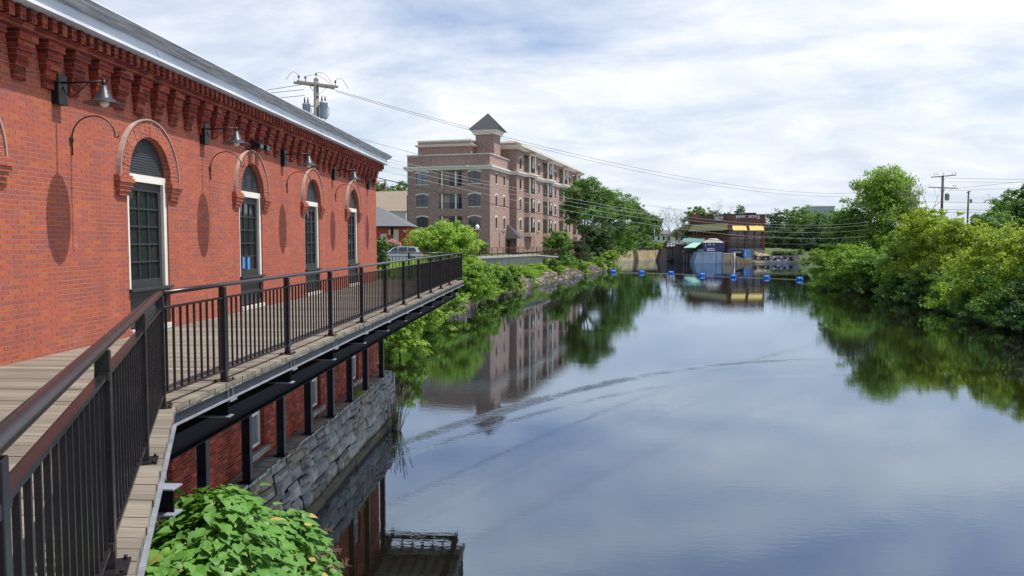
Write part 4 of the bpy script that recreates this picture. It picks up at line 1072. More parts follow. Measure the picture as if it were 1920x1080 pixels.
b = MB(); b.box(-1.0, 1.2, 24, 27, zt_ - .5, zt_ + .9)
b.box(u(1408), u(1428), 6, 10, zt_ - .3, zt_ + .9); b.box(-.5, 3.5, 5, 8, zt_ - .3, zt_ + .5); b.build('roof_plant', M['steel_black'], res)
b = MB(); b.hexa([TL(LL - .2, 0, 12), TL(LL + 2, 0, 12), TL(LL + 2, 3, 12), TL(LL - .2, 3, 12)], [TL(LL - .2, 0, 15.8), TL(LL + 2, 0, 15.8), TL(LL + 2, 3, 15.8), TL(LL - .2, 3, 15.8)]); b.build('chimney', M['rest_brick'], res)

def text_mesh(s, size, loc, rot, mat, parent, name='letters', thick=.05, sx=1.0):
    cu = bpy.data.curves.new(name, 'FONT'); cu.body = s; cu.size = size; cu.extrude = thick; cu.offset = size * .03
    tmp = bpy.data.objects.new('tmp', cu); col.objects.link(tmp)
    dg = bpy.context.evaluated_depsgraph_get(); dg.update()
    me = bpy.data.meshes.new_from_object(tmp.evaluated_get(dg)); bpy.data.objects.remove(tmp)
    me.materials.clear(); me.materials.append(mat)
    o = bpy.data.objects.new(name, me); col.objects.link(o); o.parent = parent
    o.location = loc; o.rotation_euler = rot; o.scale = (sx, 1, 1); return o
zs_ = zr(410)
text_mesh('M', 1.55, (u(1378.5), -.15, zs_ - .05), (R(90), 0, 0), M['white_sign'], res, 'sign_letters')
text_mesh('ARGARITA', 1.12, (u(1385.6), -.15, zs_ + .30), (R(90), 0, 0), M['white_sign'], res, 'sign_letters', sx=1.0)
text_mesh('S', 1.55, (u(1418.8), -.15, zs_ - .1), (R(90), 0, 0), M['white_sign'], res, 'sign_letters')
# second sign on the left wing: violet backing and white letters with small lettering above
ang = math.atan2(dn.y, dn.x)
sg = Vector((RX(1337, 250) - C0.x, -1.3, 0))
b = MB(); b.box(sg.x - .15, sg.x + 2.95, sg.y + .08, sg.y + .14, 13.12, 13.28)
for x in (.3, 2.2): b.bar((sg.x + x, sg.y + .1, 14), (sg.x + x + 1, 1.5, 14), .08, .08)
b.build('sign_board', M['violet'], res)
text_mesh('TECY', 1.35, (sg.x - .02, sg.y + .12, 13.17), (R(90), 0, 0), M['violet'], res, 'sign_backing', sx=.87)
text_mesh('TECY', 1.35, (sg.x - .1, sg.y, 13.25), (R(90), 0, 0), M['white_sign'], res, 'sign_letters', sx=.85)
b = MB(); b.box(sg.x - .35, sg.x + .55, sg.y, sg.y + .05, 14.62, 14.9); b.hexa([(sg.x + .85, sg.y, 14.6), (sg.x + 1.35, sg.y, 14.6), (sg.x + 1.35, sg.y + .05, 14.6), (sg.x + .85, sg.y + .05, 14.6)], [(sg.x + 1.0, sg.y, 15.7), (sg.x + 1.15, sg.y, 15.7), (sg.x + 1.15, sg.y + .05, 15.7), (sg.x + 1.0, sg.y + .05, 15.7)]); b.box(sg.x + 1.5, sg.x + 2.2, sg.y, sg.y + .05, 15.0, 15.3)
b.build('sign_ornament', M['white_sign'], res)

# timber annex with green roofs, at the water
Ya = 250
ax = empty('timber_annex', (0, 0, 0), 0, 'dark timber restaurant annex with green sloping roofs over the water', 'building')
X = lambda px, Y=Ya: fx(px, Y); z_ = lambda py, Y=Ya: fz(py, Y)
b = MB(); b.prism([(X(1271), Ya + 4), (X(1301), Ya), (X(1340), Ya), (X(1348), Ya + 14), (X(1280), Ya + 16)], -.5, z_(466))
b.prism([(X(1276), Ya + 5), (X(1303), Ya + .5), (X(1338), Ya + .5), (X(1345), Ya + 13), (X(1284), Ya + 15)], z_(466) + .01, z_(458))
b.build('wall', M['dark_timber'], ax)
b = MB(); b.add([(X(1278), Ya - .8, z_(453.5)), (X(1322), Ya - .8, z_(453.5)), (X(1332), Ya + 8, z_(446.5)), (X(1292), Ya + 8, z_(446.5))], [(0, 1, 2, 3)]); b.add([(X(1278), Ya - .8, z_(454.3)), (X(1322), Ya - .8, z_(454.3)), (X(1322), Ya - .8, z_(453.5)), (X(1278), Ya - .8, z_(453.5))], [(0, 1, 2, 3)])
b.build('upper_roof', M['teal_roof'], ax)
b = MB(); b.add([(X(1278), Ya - 3, z_(464)), (X(1300), Ya - 3, z_(464)), (X(1315), Ya - .9, z_(454.5)), (X(1298), Ya - .9, z_(454.5))], [(0, 1, 2, 3)]); b.add([(X(1278), Ya - 3, z_(465)), (X(1300), Ya - 3, z_(465)), (X(1300), Ya - 3, z_(464)), (X(1278), Ya - 3, z_(464))], [(0, 1, 2, 3)]); b.build('green_roof', M['green_roof'], ax)
b = MB(); b.hexa([(X(1275), Ya - 3, z_(474)), (X(1297), Ya - 3, z_(474)), (X(1300), Ya - .2, z_(470)), (X(1280), Ya - .2, z_(470))], [(X(1275), Ya - 3, z_(473.4)), (X(1297), Ya - 3, z_(473.4)), (X(1300), Ya - .2, z_(469.4)), (X(1280), Ya - .2, z_(469.4))]); b.build('lean_to', M['steel_blue'], ax)
for px in (1279, 1285, 1291, 1296):
    b = MB(); b.tube([(X(px), Ya - 2.6, -.5), (X(px), Ya - 2.6, z_(473))], .12, 6); b.build('post', M['pole_wood'], ax)
for px in (1283, 1287.5):
    b = MB(); b.tube([(X(px), Ya + 1.0, z_(459)), (X(px), Ya + 1.0, z_(456.5))], .18, 6); b.build('string_light', M['globe'], ax)
# gabled porch with banner
pv = empty('gabled_porch', (0, 0, 0), 0, 'porch with a pale hipped roof and a violet banner before the restaurant', 'porch')
Yp = 245; X = lambda px, Y=Yp: fx(px, Y); z_ = lambda py, Y=Yp: fz(py, Y)
b = MB(); b.box(X(1321), X(1360), Yp + .5, Yp + 4.5, z_(480), z_(455)); b.build('wall', M['navy'], pv)
b = MB(); P = [(X(1317), Yp, z_(455)), (X(1349), Yp, z_(455)), (X(1367), Yp + 5, z_(455.5)), (X(1335), Yp + 5, z_(455.5)), (X(1332.5), Yp + 1.5, z_(447)), (X(1349), Yp + 3, z_(447))]
b.add(P, [(0, 1, 4), (1, 2, 5, 4), (2, 3, 5), (3, 0, 4, 5), (0, 3, 2, 1)]); b.build('roof', M['concrete'], pv)
for px in (1329, 1332.6, 1338.5):
    b = MB(); b.lathe([(0, -.35), (.35, 0), (0, .35)], (X(px), Yp + .3, z_(458.4)), 4); b.build('lantern', M['white_sign'], pv)
b = MB(); b.box(X(1325.5), X(1341), Yp + .3, Yp + .38, z_(471.5), z_(464.5)); bn = b.build('banner', M['violet'], pv)
b = MB()
for r_ in range(2):
    x = X(1326.3)
    while x < X(1340.2):
        w2 = rnd.uniform(.12, .3); b.box(x, x + w2, Yp + .27, Yp + .298, z_(467.2 + r_ * 3.3), z_(465.3 + r_ * 3.3)); x += w2 + .08
b.build('banner_lettering', M['white_sign'], bn)
b = MB(); b.tube([(X(1323.3), Yp + .2, z_(463)), (X(1323.3), Yp + .2, z_(456.5))], .1, 6); b.build('post', M['white_sign'], pv)

# blue-grey concrete pier
Yq = 240; X = lambda px, Y=Yq: fx(px, Y); z_ = lambda py, Y=Yq: fz(py, Y)
pq = empty('concrete_pier', (0, 0, 0), 0, 'blue grey concrete pier with a sloping end standing in the water below the banner', 'pier')
b = MB(); b.hexa([(X(1299), Yq, -1), (X(1356), Yq, -1), (X(1356), Yq + 6, -1), (X(1299), Yq + 6, -1)], [(X(1309), Yq + .6, z_(473)), (X(1356), Yq + .6, z_(473)), (X(1356), Yq + 6, z_(473)), (X(1309), Yq + 6, z_(473))]); b.build('pier_body', M['concrete_blue'], pq)
b = MB(); b.box(X(1312), X(1322), Yq + 1, Yq + 3, z_(473) + .01, z_(467.5)); b.build('planter', M['teal_roof'], pq)
b = MB(); b.tube([(X(1342), Yq - 1, -1), (X(1342), Yq - 1, z_(463))], .06, 6); b.build('pole', M['steel_black'], pq)
# tan timber and block piers
tp = empty('timber_pier', (0, 0, 0), 0, 'pale timber and block pier stepping down to the water with posts and cross rails', 'pier')
b = MB(); b.box(X(1356.5), X(1377), Yq + .3, Yq + 4, -1, z_(475)); 
b.hexa([(X(1379), Yq + .5, -1), (X(1399), Yq + .5, -1), (X(1399), Yq + 3, -1), (X(1379), Yq + 3, -1)], [(X(1379), Yq + .5, z_(479)), (X(1399), Yq + .5, z_(486)), (X(1399), Yq + 3, z_(486)), (X(1379), Yq + 3, z_(479))])
b.box(X(1400), X(1413), Yq + 1, Yq + 4, -1, z_(484)); b.build('pier_body', M['tan_concrete'], tp)
for px, t0 in ((1358, 489), (1364, 489), (1370, 487), (1377.8, 474), (1382, 481), (1390, 484), (1398, 487), (1403, 486), (1407, 488)):
    b = MB(); b.tube([(X(px), Yq + .0, -1), (X(px), Yq + .0, z_(t0))], .10 if px != 1377.8 else .16, 6); b.build('post', M['pole_brown'] if px != 1377.8 else M['fascia'], tp)
b = MB(); b.bar((X(1357), Yq + .1, z_(475)), (X(1377), Yq + .1, z_(475)), .12, .16); b.build('cross_rail', M['fascia'], tp)
bb = empty('blue_container', (0, 0, 0), 0, 'bright blue upright storage container beside the restaurant wall', 'container')
b = MB(); b.box(X(1400), X(1412), Yq + 2, Yq + 6, z_(484) + .02, z_(468)); b.build('container_body', M['blue_box'], bb, .03)
b = MB(); b.box(X(1401), X(1402), Yq + 1.95, Yq + 1.99, z_(480), z_(470)); b.build('door_strip', M['white_sign'], bb)
bb = empty('navy_shed', (0, 0, 0), 0, 'low navy shed with an open dark front between the pier and the blue container', 'shed')
b = MB(); b.box(X(1372), X(1400) - .02, Yq + 4.2, Yq + 8, -.5, z_(468)); b.build('shed_body', M['navy'], bb)
b = MB(); b.box(X(1379), X(1396), Yq + 4.1, Yq + 4.18, z_(483), z_(474)); b.build('opening', M['rubber'], bb)
b = MB(); b.tube([(X(1378), Yq + 3.8, z_(474)), (X(1397), Yq + 3.8, z_(474))], .28, 8); b.build('pipe', M['granite'], bb)
dk = empty('floating_dock', (0, 0, 0), 0, 'small weathered wooden dock floating in front of the piers', 'dock')
b = MB(); b.hexa([(X(1410), Yq - 3.5, .05), (X(1431), Yq - 2.5, .05), (X(1431), Yq - .6, .05), (X(1410), Yq - 1, .05)], [(X(1410), Yq - 3.5, .5), (X(1431), Yq - 2.5, .5), (X(1431), Yq - .6, .5), (X(1410), Yq - 1, .5)])
b.build('deck', M['tan_concrete'], dk); b = MB(); b.box(X(1411), X(1430), Yq - 3, Yq - 1.2, -.4, .04); b.build('float', M['steel_black'], dk)
# low concrete wall with scattered debris, rubble behind
cw = empty('weir_wall', (0, 0, 0), 0, 'long low pale concrete wall to the right of the restaurant with rubbish along its top', 'wall')
b = MB(); b.hexa([(X(1414), Yq + 3.5, -1), (X(1497), Yq, -1), (X(1499), Yq + 2, -1), (X(1414), Yq + 5.5, -1)], [(X(1414), Yq + 3.5, z_(489)), (X(1497), Yq, z_(489)), (X(1499), Yq + 2, z_(489)), (X(1414), Yq + 5.5, z_(489))]); b.build('wall_body', M['concrete'], cw)
b = MB(); b.hexa([(X(1434), Yq + 5, 1.0), (X(1498), Yq + 2.5, 1.0), (X(1499), Yq + 3.2, 1.0), (X(1434), Yq + 5.8, 1.0)], [(X(1434), Yq + 5, z_(480)), (X(1498), Yq + 2.5, z_(480)), (X(1499), Yq + 3.2, z_(480)), (X(1434), Yq + 5.8, z_(480))])
b.hexa([(X(1490), Yq - .2, 1.0), (X(1498.5), Yq - .5, 1.0), (X(1498.5), Yq + 3.2, 1.0), (X(1490), Yq + 3.2, 1.0)], [(X(1490), Yq - .2, z_(480)), (X(1498.5), Yq - .5, z_(480)), (X(1498.5), Yq + 3.2, z_(480)), (X(1490), Yq + 3.2, z_(480))]); b.build('back_wall', M['concrete'], cw)
for nm, mt in (('blue_debris', 'steel_blue'), ('red_debris', 'maroon'), ('pale_debris', 'white_sign')):
    b = MB()
    for k in range(34):
        px = rnd.uniform(1434, 1489); yy = Yq + 4.2 - (px - 1434) / 65 * 2.6
        x = X(px); h = rnd.uniform(.15, .7); b.box(x, x + rnd.uniform(.2, .9), yy - rnd.uniform(0, .5), yy + .4, z_(489) + .01 + (k % 3) * .3, z_(489) + .05 + (k % 3) * .3 + h)
    b.build(nm, M[mt], cw)
rb = empty('rubble_pile', (0, 0, 0), 0, 'heap of tan broken rocks behind the low concrete wall', 'rubble')
b = MB(); r2 = random.Random(5)
for k in range(170):
    t = r2.random(); px = 1433 + t * 36; hmax = (z_(467) - 1.6) * (1 - t ** 1.3) + .6
    x = X(px); y = Yq + 6 + r2.random() * 6; z = 1.0 + (y - Yq - 6) / 6 * hmax
    s_ = r2.uniform(.3, .75)
    pts = [(x + s_ * r2.uniform(.6, 1.1) * a, y + s_ * r2.uniform(.6, 1.1) * c_, z + s_ * r2.uniform(.5, .9) * d_) for a, c_, d_ in ((1, 0, 0), (-1, 0, 0), (0, 1, 0), (0, -1, 0), (0, 0, 1), (0, 0, -1))]
    b.add(pts, [(0, 2, 4), (2, 1, 4), (1, 3, 4), (3, 0, 4), (2, 0, 5), (1, 2, 5), (3, 1, 5), (0, 3, 5)])
b.build('boulders', M['tan_concrete'], rb)
# white houses behind the river wall
for (px0, px1, Y, pyt, pyr, lab) in ((1209, 1262, 330, 440, 431, 'long white house with a grey roof behind the tan river wall'), (1262, 1300, 345, 441, 433, 'small white house with a brown roof half hidden behind the bare trees')):
    x0, x1 = fx(px0, Y), fx(px1, Y); o = empty('white_house', (x0, Y, 4.6), 0, lab, 'house'); zt_ = fz(pyt, Y) - 4.6; zr_ = fz(pyr, Y) - 4.6; W2 = x1 - x0
    b = MB(); b.box(0, W2, 0, 8, 0, zt_); b.build('wall', M['house_white'], o)
    b = MB(); b.add([(-.5, -.6, zt_ + .01), (W2 + .5, -.6, zt_ + .01), (W2 + .5, 8.6, zt_ + .01), (-.5, 8.6, zt_ + .01), (2, 4, zr_), (W2 - 1, 4, zr_)], [(0, 1, 5, 4), (1, 2, 5), (2, 3, 4, 5), (3, 0, 4), (3, 2, 1, 0)]); b.build('roof', M['slate'] if px0 < 1250 else M['shingle_tan'], o)
    k = 1.2
    while k < W2 - 1: b = MB(); b.box(k, k + .7, -.06, -.01, zt_ - 2.2, zt_ - .7); b.build('window', M['glass'], o); k += 2.1
b = MB(); o = empty('white_fence', (fx(1209, 300), 300, 4.6), 0, 'white board fence in front of the white house beyond the river wall', 'fence')
b.box(0, 9.5, 0, .12, 0, 1.6)
for k in range(6): b.box(-.05 + k * 1.9, .1 + k * 1.9, -.08, 0, 0, 1.75)
b.build('board_panel', M['house_white'], o)
for px, pt, lab in ((1251, 431, 'thin dark wooden post left of the dark wall'),):
    o = empty('wooden_post', (fx(px, 266), 266, 3.5), 0, lab, 'post'); b = MB(); b.tube([(0, 0, 0), (0, 0, fz(437, 266) - 3.5)], .22, 7); b.bar((-1, 0, fz(440, 266) - 3.5), (1, 0, fz(440, 266) - 3.5), .15, .15); b.build('pole', M['pole_brown'], o)
# white garden statues on the terrace
for k, (px, h, lab) in enumerate(((1252, 5, 'leftmost white garden ornament on the terrace above the maroon parapet'), (1258, 5.5, 'second white garden ornament from the left above the maroon parapet'), (1263.5, 8.5, 'tall white garden ornament with a round head above the maroon parapet'), (1270, 6.5, 'rightmost white garden ornament, next to the timber annex'))):
    o = empty('garden_ornament', (fx(px, 264.5), 264.5, fz(461.5, 264.5)), 0, lab, 'ornament', 'white ornaments on the terrace')
    hh = h / F * 264.5; b = MB(); b.lathe([(.45, 0), (.4, .15), (.16, .3), (.2, hh * .5), (.34, hh * .62), (.3, hh * .72)], n=8); b.build('pedestal', M['house_white'], o)
    b = MB(); b.lathe([(.05, hh * .72), (.28, hh * .78), (.3, hh * .9), (.12, hh), (0, hh)], n=8); b.build('finial', M['house_white'], o)
tv = empty('terrace', (0, 0, 0), 0, 'dark stone terrace supporting the white ornaments', 'terrace'); b = MB(); b.box(fx(1249, 264), fx(1276, 264), 263.9, 270, 1, fz(461.7, 264)); b.build('terrace_body', M['maroon'], tv)
# distant flat building and chimney
o = empty('distant_building', (fx(1528, 420), 420, 5), 0, 'flat grey building just showing above the trees at the end of the river', 'building')
b = MB(); b.box(0, 10, 0, 20, 0, fz(388, 420) - 5); b.build('wall', M['xfmr'], o); b = MB(); b.box(-.3, 10.3, -.3, 20.3, fz(388, 420) - 4.99, fz(388, 420) - 4.4); b.build('parapet', M['fascia'], o)
o = empty('brick_chimney', (fx(1708, 260), 260, 5), 0, 'square dark brick chimney rising behind the right bank trees', 'chimney')
b = MB(); hh = fz(367.5, 260) - 5; b.hexa([(-.9, -.9, 0), (.9, -.9, 0), (.9, .9, 0), (-.9, .9, 0)], [(-.68, -.68, hh), (.68, -.68, hh), (.68, .68, hh), (-.68, .68, hh)]); b.build('stack', M['rest_brick'], o)
b = MB(); b.box(-.78, .78, -.78, .78, hh, hh + .25); b.build('cap', M['roof_dark'], o)

# ============================================================ BLUE BARREL FLOATS
bu0 = empty('barrel_float')
b = MB(); Lb = .62; r = .37
prof = [(0, -Lb), (r * .86, -Lb), (r * .95, -Lb + .05), (r, -Lb * .5), (r * 1.04, -Lb * .48), (r * 1.04, -Lb * .4), (r, -Lb * .38), (r * 1.01, Lb * .38), (r * 1.05, Lb * .4), (r * 1.05, Lb * .48), (r, Lb * .5), (r * .95, Lb - .05), (r * .86, Lb), (0, Lb)]
vs = [];n = 18
for rr_, z in prof:
    for j in range(n):
        t = 2 * pi * j / n; vs.append((z, rr_ * math.cos(t), rr_ * math.sin(t) + .16))
b.add(vs, [(i * n + j, i * n + (j + 1) % n, (i + 1) * n + (j + 1) % n, (i + 1) * n + j) for i in range(len(prof) - 1) for j in range(n)], 0, True)
b.build('barrel', M['barrel'], bu0)
b = MB(); b.tube([(Lb - .02, .12, .40), (Lb + .03, .12, .40)], .05, 8); b.tube([(Lb - .02, -.15, .05), (Lb + .03, -.15, .05)], .05, 8); b.build('bung', M['steel_blue'], bu0)
flo = [(1150, 511), (1203, 512), (1258, 513), (1316, 517), (1375, 520), (1437, 521.5), (1499, 525)]
names = ['nearest the left bank', 'second from the left bank', 'third from the left bank', 'in the middle of the line of seven', 'third from the right bank', 'second from the right bank', 'nearest the right bank']
FP = []
for i, (px, py) in enumerate(flo):
    p = atZ(px, py, 0.0); FP.append(p); o = bu0 if i == 0 else copy_tree(bu0)
    o.location = (p.x, p.y, 0); o.rotation_euler = (0, 0, R([-6, 3, -3, 6, -8, 2, -4][i])); o.scale = (.85, 1.0, 1.0)
    tag(o, 'blue barrel float ' + names[i], 'float', 'blue barrel floats across the river')
b = MB()
for i, (a, c_) in enumerate(zip(FP, FP[1:])):
    pts = [a.lerp(c_, t) + Vector((.5 * math.sin(t * 3.1), -1.2 * math.sin(t * pi), .03)) for t in np.linspace(0, 1, 8)]
    b.tube(pts, .03, 5)
tag(b.build('float_line', M['rope']), 'pale rope linking the blue barrel floats across the river', 'rope')

# ============================================================ UTILITY POLES AND WIRES
def transformer(o, c, r=.27, h=1.0, bushings=2):
    b = MB(); b.lathe([(0, 0), (r * .9, 0), (r, .06), (r, h - .04), (r * 1.04, h - .03), (r * 1.04, h + .02), (r * .7, h + .10), (0, h + .12)], c, 16)
    t = b.build('transformer', M['xfmr'], o)
    b = MB()
    for k in range(bushings):
        x = c[0] + (k - (bushings - 1) / 2) * .2; b.lathe([(.035, h + .05), (.06, h + .12), (.035, h + .16), (.06, h + .22), (.035, h + .26), (.02, h + .42)], (x, c[1], c[2]), 8)
    b.tube([(c[0] + r, c[1], c[2] + h * .8), (c[0] + r + .1, c[1], c[2] + h * .7), (c[0] + r + .1, c[1], c[2] + .25), (c[0] + r, c[1], c[2] + .05), (c[0], c[1], c[2] - .15)], .02, 5)
    b.build('bushing', M['steel_blue'], t)
PA = Vector((fx(597, 46), 46, 0)); za = fz(147, 46)
pA = empty('utility_pole', PA, R(40), 'grey wooden utility pole with two blue grey transformers rising behind the mill roof', 'utility pole')
b = MB(); b.tube([(0, 0, 4.5), (0, 0, za)], [.19, .14], 12); b.build('pole', M['pole_wood'], pA)
b = MB(); b.box(-1.25, 1.25, -.26, -.15, za - .42, za - .30); b.box(-1.25, 1.25, .15, .26, za - .42, za - .30); b.build('crossarm', M['pole_wood'], pA)
b = MB()
for sx in (-1, 1):
    b.bar((sx * .6, -.2, za - .42), (0, -.17, za - 1.0), .05, .02)
b.build('arm_brace', M['xfmr'], pA)
b = MB()
for x in (-1.15, -.75, 1.1):
    for y in (-.2,): b.lathe([(.02, 0), (.02, .16), (.07, .17), (.07, .21), (.04, .23), (.06, .28), (0, .3)], (x, y, za - .30), 8)
b.lathe([(.02, 0), (.02, .2), (.07, .21), (.05, .26), (0, .34)], (0, 0, za), 8)
b.build('insulator', M['steel_blue'], pA)
b = MB()
for (a, h) in (((-1.9, -.2), (-1.15, -.2)), ((1.9, -.2), (1.1, -.2)), ((.9, -.2), (-.75, -.2)), ((1.0, -.2), (0, 0))):
    p0 = Vector((a[0], a[1], za - .36)); p1 = Vector((h[0], h[1], za - .02 if h[0] else za + .3)); pts = [p0.lerp(p1, t) + Vector((0, 0, .32 * math.sin(t * pi))) for t in np.linspace(0, 1, 8)]
    b.tube(pts, .012, 5)
b.build('jumper', M['wire'], pA)
transformer(pA, (-.42, .42, fz(223, 46)), .22, .82); transformer(pA, (.27, -.34, fz(222, 46)), .235, .85)
for py in (199, 214): b = MB(); b.bar((-.42, .42, fz(py, 46)), (.27, -.34, fz(py, 46)), .12, .05); b.build('transformer_bracket', M['xfmr'], pA)

YB = 150; PB = Vector((fx(1764, YB), YB, 0)); zb_ = fz(330, YB)
pB = empty('utility_pole', PB, R(0), 'brown utility pole with two long crossarms above the right bank trees', 'utility pole')
b = MB(); b.tube([(0, 0, 4), (0, 0, zb_ + .1)], [.27, .20], 10); b.build('pole', M['pole_brown'], pB)
for (dz, l, tilt) in ((-.05, 2.3, .2), (-2.2, 2.75, -.1)):
    b = MB(); b.bar((-l, -.25, zb_ + dz - tilt), (l, -.25, zb_ + dz + tilt), .14, .16); b.build('crossarm', M['pole_wood'] if dz < -1 else M['pole_brown'], pB)
    b = MB()
    for sx in (-1, 1): b.bar((sx * .9, -.2, zb_ + dz), (0, -.2, zb_ + dz - .8), .06, .04)
    b.build('arm_brace', M['pole_brown'], pB)
b = MB()
for x, z in ((-1.7, 0.05), (-1.2, 0.08), (0, .15), (1.6, .2), (2.2, .25), (1.9, -2.1), (2.3, -2.1)): b.lathe([(.03, 0), (.03, .25), (.11, .27), (.08, .36), (0, .4)], (x, -.25, zb_ + z), 8)
b.build('insulator', M['steel_blue'], pB)
transformer(pB, (.85, -.1, zb_ - 4.55), .38, 1.2, 1)
YC = 200; zc_ = fz(358, YC)
pC = empty('utility_pole', (fx(1813, YC), YC, 0), R(70), 'thinner more distant utility pole right of the two armed pole', 'utility pole')
b = MB(); b.tube([(0, 0, 4), (0, 0, zc_)], [.26, .19], 8); b.build('pole', M['pole_brown'], pC)
b = MB()
for dz in (-.2, -.35): b.bar((-1.5, .25 if dz < -.3 else -.25, zc_ + dz), (1.5, .25 if dz < -.3 else -.25, zc_ + dz), .13, .13)
b.build('crossarm', M['pole_brown'], pC); transformer(pC, (.1, -.6, zc_ - 3.0), .3, .9, 1)
Yd = 150; pD = empty('utility_pole', (fx(757, Yd), Yd + 6, 0), 0, 'bare wooden pole standing in front of the white houses at left', 'utility pole')
b = MB(); b.tube([(0, 0, 4.6), (0, 0, fz(366, Yd + 6))], [.2, .16], 8); b.build('pole', M['pole_wood'], pD)

def wire(name, label, A2, B2, samples, r, mat, ext=(0, 1)):
    """catenary between plan points A2 and B2, its sag read from (px,py) points on that vertical plane"""
    A2 = Vector(A2); B2 = Vector(B2); ts = []; zs = []
    for px, py in samples:
        rr = ray(px, py)   # find t where A+t(B-A) projects to px
        k = rr.x / rr.y; d = B2 - A2
        t = (k * A2.y - A2.x) / (d.x - k * d.y); Y = A2.y + d.y * t
        ts.append(t); zs.append(EYE + rr.z * (Y / rr.y))
    cf = np.polyfit(ts, zs, 2 if len(ts) > 2 else 1)
    T_ = np.linspace(ext[0], ext[1], 48); Z = np.polyval(cf, T_)
    pts = [Vector((A2.x + (B2.x - A2.x) * t, A2.y + (B2.y - A2.y) * t, z)) for t, z in zip(T_, Z)]
    b = MB(); b.tube(pts, r, 5); return tag(b.build(name, mat), label, 'wire')
a_, b_ = (PA.x, 46), (PB.x, 150)
wire('power_line', 'topmost pale wire sweeping from the transformer pole across the river', (PA.x + .9, 46.4), b_, [(626, 163), (630, 165), (640, 170), (740, 206.5), (1120, 307.5), (1500, 356), (1745, 345)], .013, M['wire'], (-.004, .985))
wire('power_line', 'second wire just below the topmost wire from the transformer pole', (PA.x + .9, 46.9), (PB.x - 1, 150), [(626, 165), (630, 167), (640, 172), (740, 209), (1120, 316), (1500, 361), (1745, 348)], .013, M['wire'], (0, .985))
lows = [(275, 372, 410, .011, 'highest of the six lower wires, leaving the mill eave alone', 'wire'), (298.5, 385, 420, .012, 'second of the six lower wires, above the close pair', 'wire_pale'), (304.5, 391, 425, .012, 'third of the six lower wires', 'wire_pale'), (312.5, 398, 434, .012, 'fourth of the six lower wires', 'wire_pale'), (324, 407, 446, .013, 'fifth of the six lower wires, just above the thick cable', 'wire_pale')]
for y0, y1, y2, r, lab, mt in lows:
    wire('power_line', lab, (-12, 48), (50, 112), [(740, y0), (1120, y1), (1500, y2), (1640, y2 - 4)], r, M[mt], (0, 1))
wire('power_line', 'thick black cable, lowest of the wires crossing in front of the apartments', (-12, 48), (50, 112), [(740, 338.7), (1120, 424), (1300, 446), (1500, 455.5), (1640, 450)], .030, M['cable'], (0, 1))
for k, (dx, yp, ye, lab) in enumerate(((-3.4, 160, 169, 'upper wire running left from the transformer pole behind the mill'), (-3.4, 168, 175, 'middle wire running left from the transformer pole behind the mill'), (-3.4, 179, 186, 'lower wire running left from the transformer pole behind the mill'))):
    wire('power_line', lab, (PA.x - 14, 38), (PA.x - .2, 46), [(500, ye), (570, yp - (2 if k == 0 else 0))], .016, M['wire'], (0, .97))
for (pa, ya, pb_, yb_, lab) in ((1790, 334, 1920, 337, 'highest wire running right from the two armed pole'), (1790, 341, 1920, 342, 'second wire running right from the two armed pole'), (1795, 353, 1920, 340, 'third wire running right from the lower crossarm'), (1795, 357, 1920, 352, 'fourth wire running right from the lower crossarm')):
    wire('power_line', lab, (PB.x + 1, 150), (PB.x + 60, 158), [(pa, ya), (pb_, yb_)], .025, M['wire'], (0, 1))
for (ya, yb_, lab, mt) in ((379, 381.5, 'upper dark wire passing behind the right bank trees', 'wire'), (393, 395, 'lower dark wire passing behind the right bank trees', 'wire'), (398.5, 399.5, 'pale wire passing just above the far right bushes', 'wire_pale')):
    wire('power_line', lab, (fx(1700, 130), 130), (fx(1990, 130), 130), [(1780, ya), (1920, yb_)], .03, M[mt], (0, 1))
# ============================================================ TERRAIN AND WATER
SHL = [(-.2, -30), (-.6, 3), (-1.4, 8), (-2.6, 11.5), (-4.6, 14.2), (-5.9, 16), (-5.3, 30.8), (-7.9, 31.4), (-7.6, 43), (-7.0, 57), (-5.9, 77), (-2.2, 98), (3, 118), (8, 137), (14, 157), (19.5, 176), (26.5, 205), (30.5, 240), (31.5, 263), (36, 271), (55.5, 292), (56.5, 268), (58, 251), (81, 250), (90, 246)]
SHR = [(39.5, -30), (39.7, 62), (40.3, 68), (43.4, 83), (47, 103), (52, 125), (58, 156), (70, 190), (82, 220), (92, 244)]
poly = SHL + SHR[::-1]
PX_ = np.array([p[0] for p in poly]); PY_ = np.array([p[1] for p in poly])
def sdist(X, Y):
    """signed distance to the river polygon: positive on land"""
    d = np.full(X.shape, 1e9); inside = np.zeros(X.shape, bool); n = len(poly)
    for i in range(n):
        ax_, ay = PX_[i], PY_[i]; bx_, by = PX_[(i + 1) % n], PY_[(i + 1) % n]
        dx, dy = bx_ - ax_, by - ay; t = np.clip(((X - ax_) * dx + (Y - ay) * dy) / (dx * dx + dy * dy), 0, 1)
        d = np.minimum(d, np.hypot(X - ax_ - t * dx, Y - ay - t * dy))
        c_ = ((ay > Y) != (by > Y)) & (X < (bx_ - ax_) * (Y - ay) / (by - ay + 1e-12) + ax_); inside ^= c_
    return np.where(inside, -d, d)
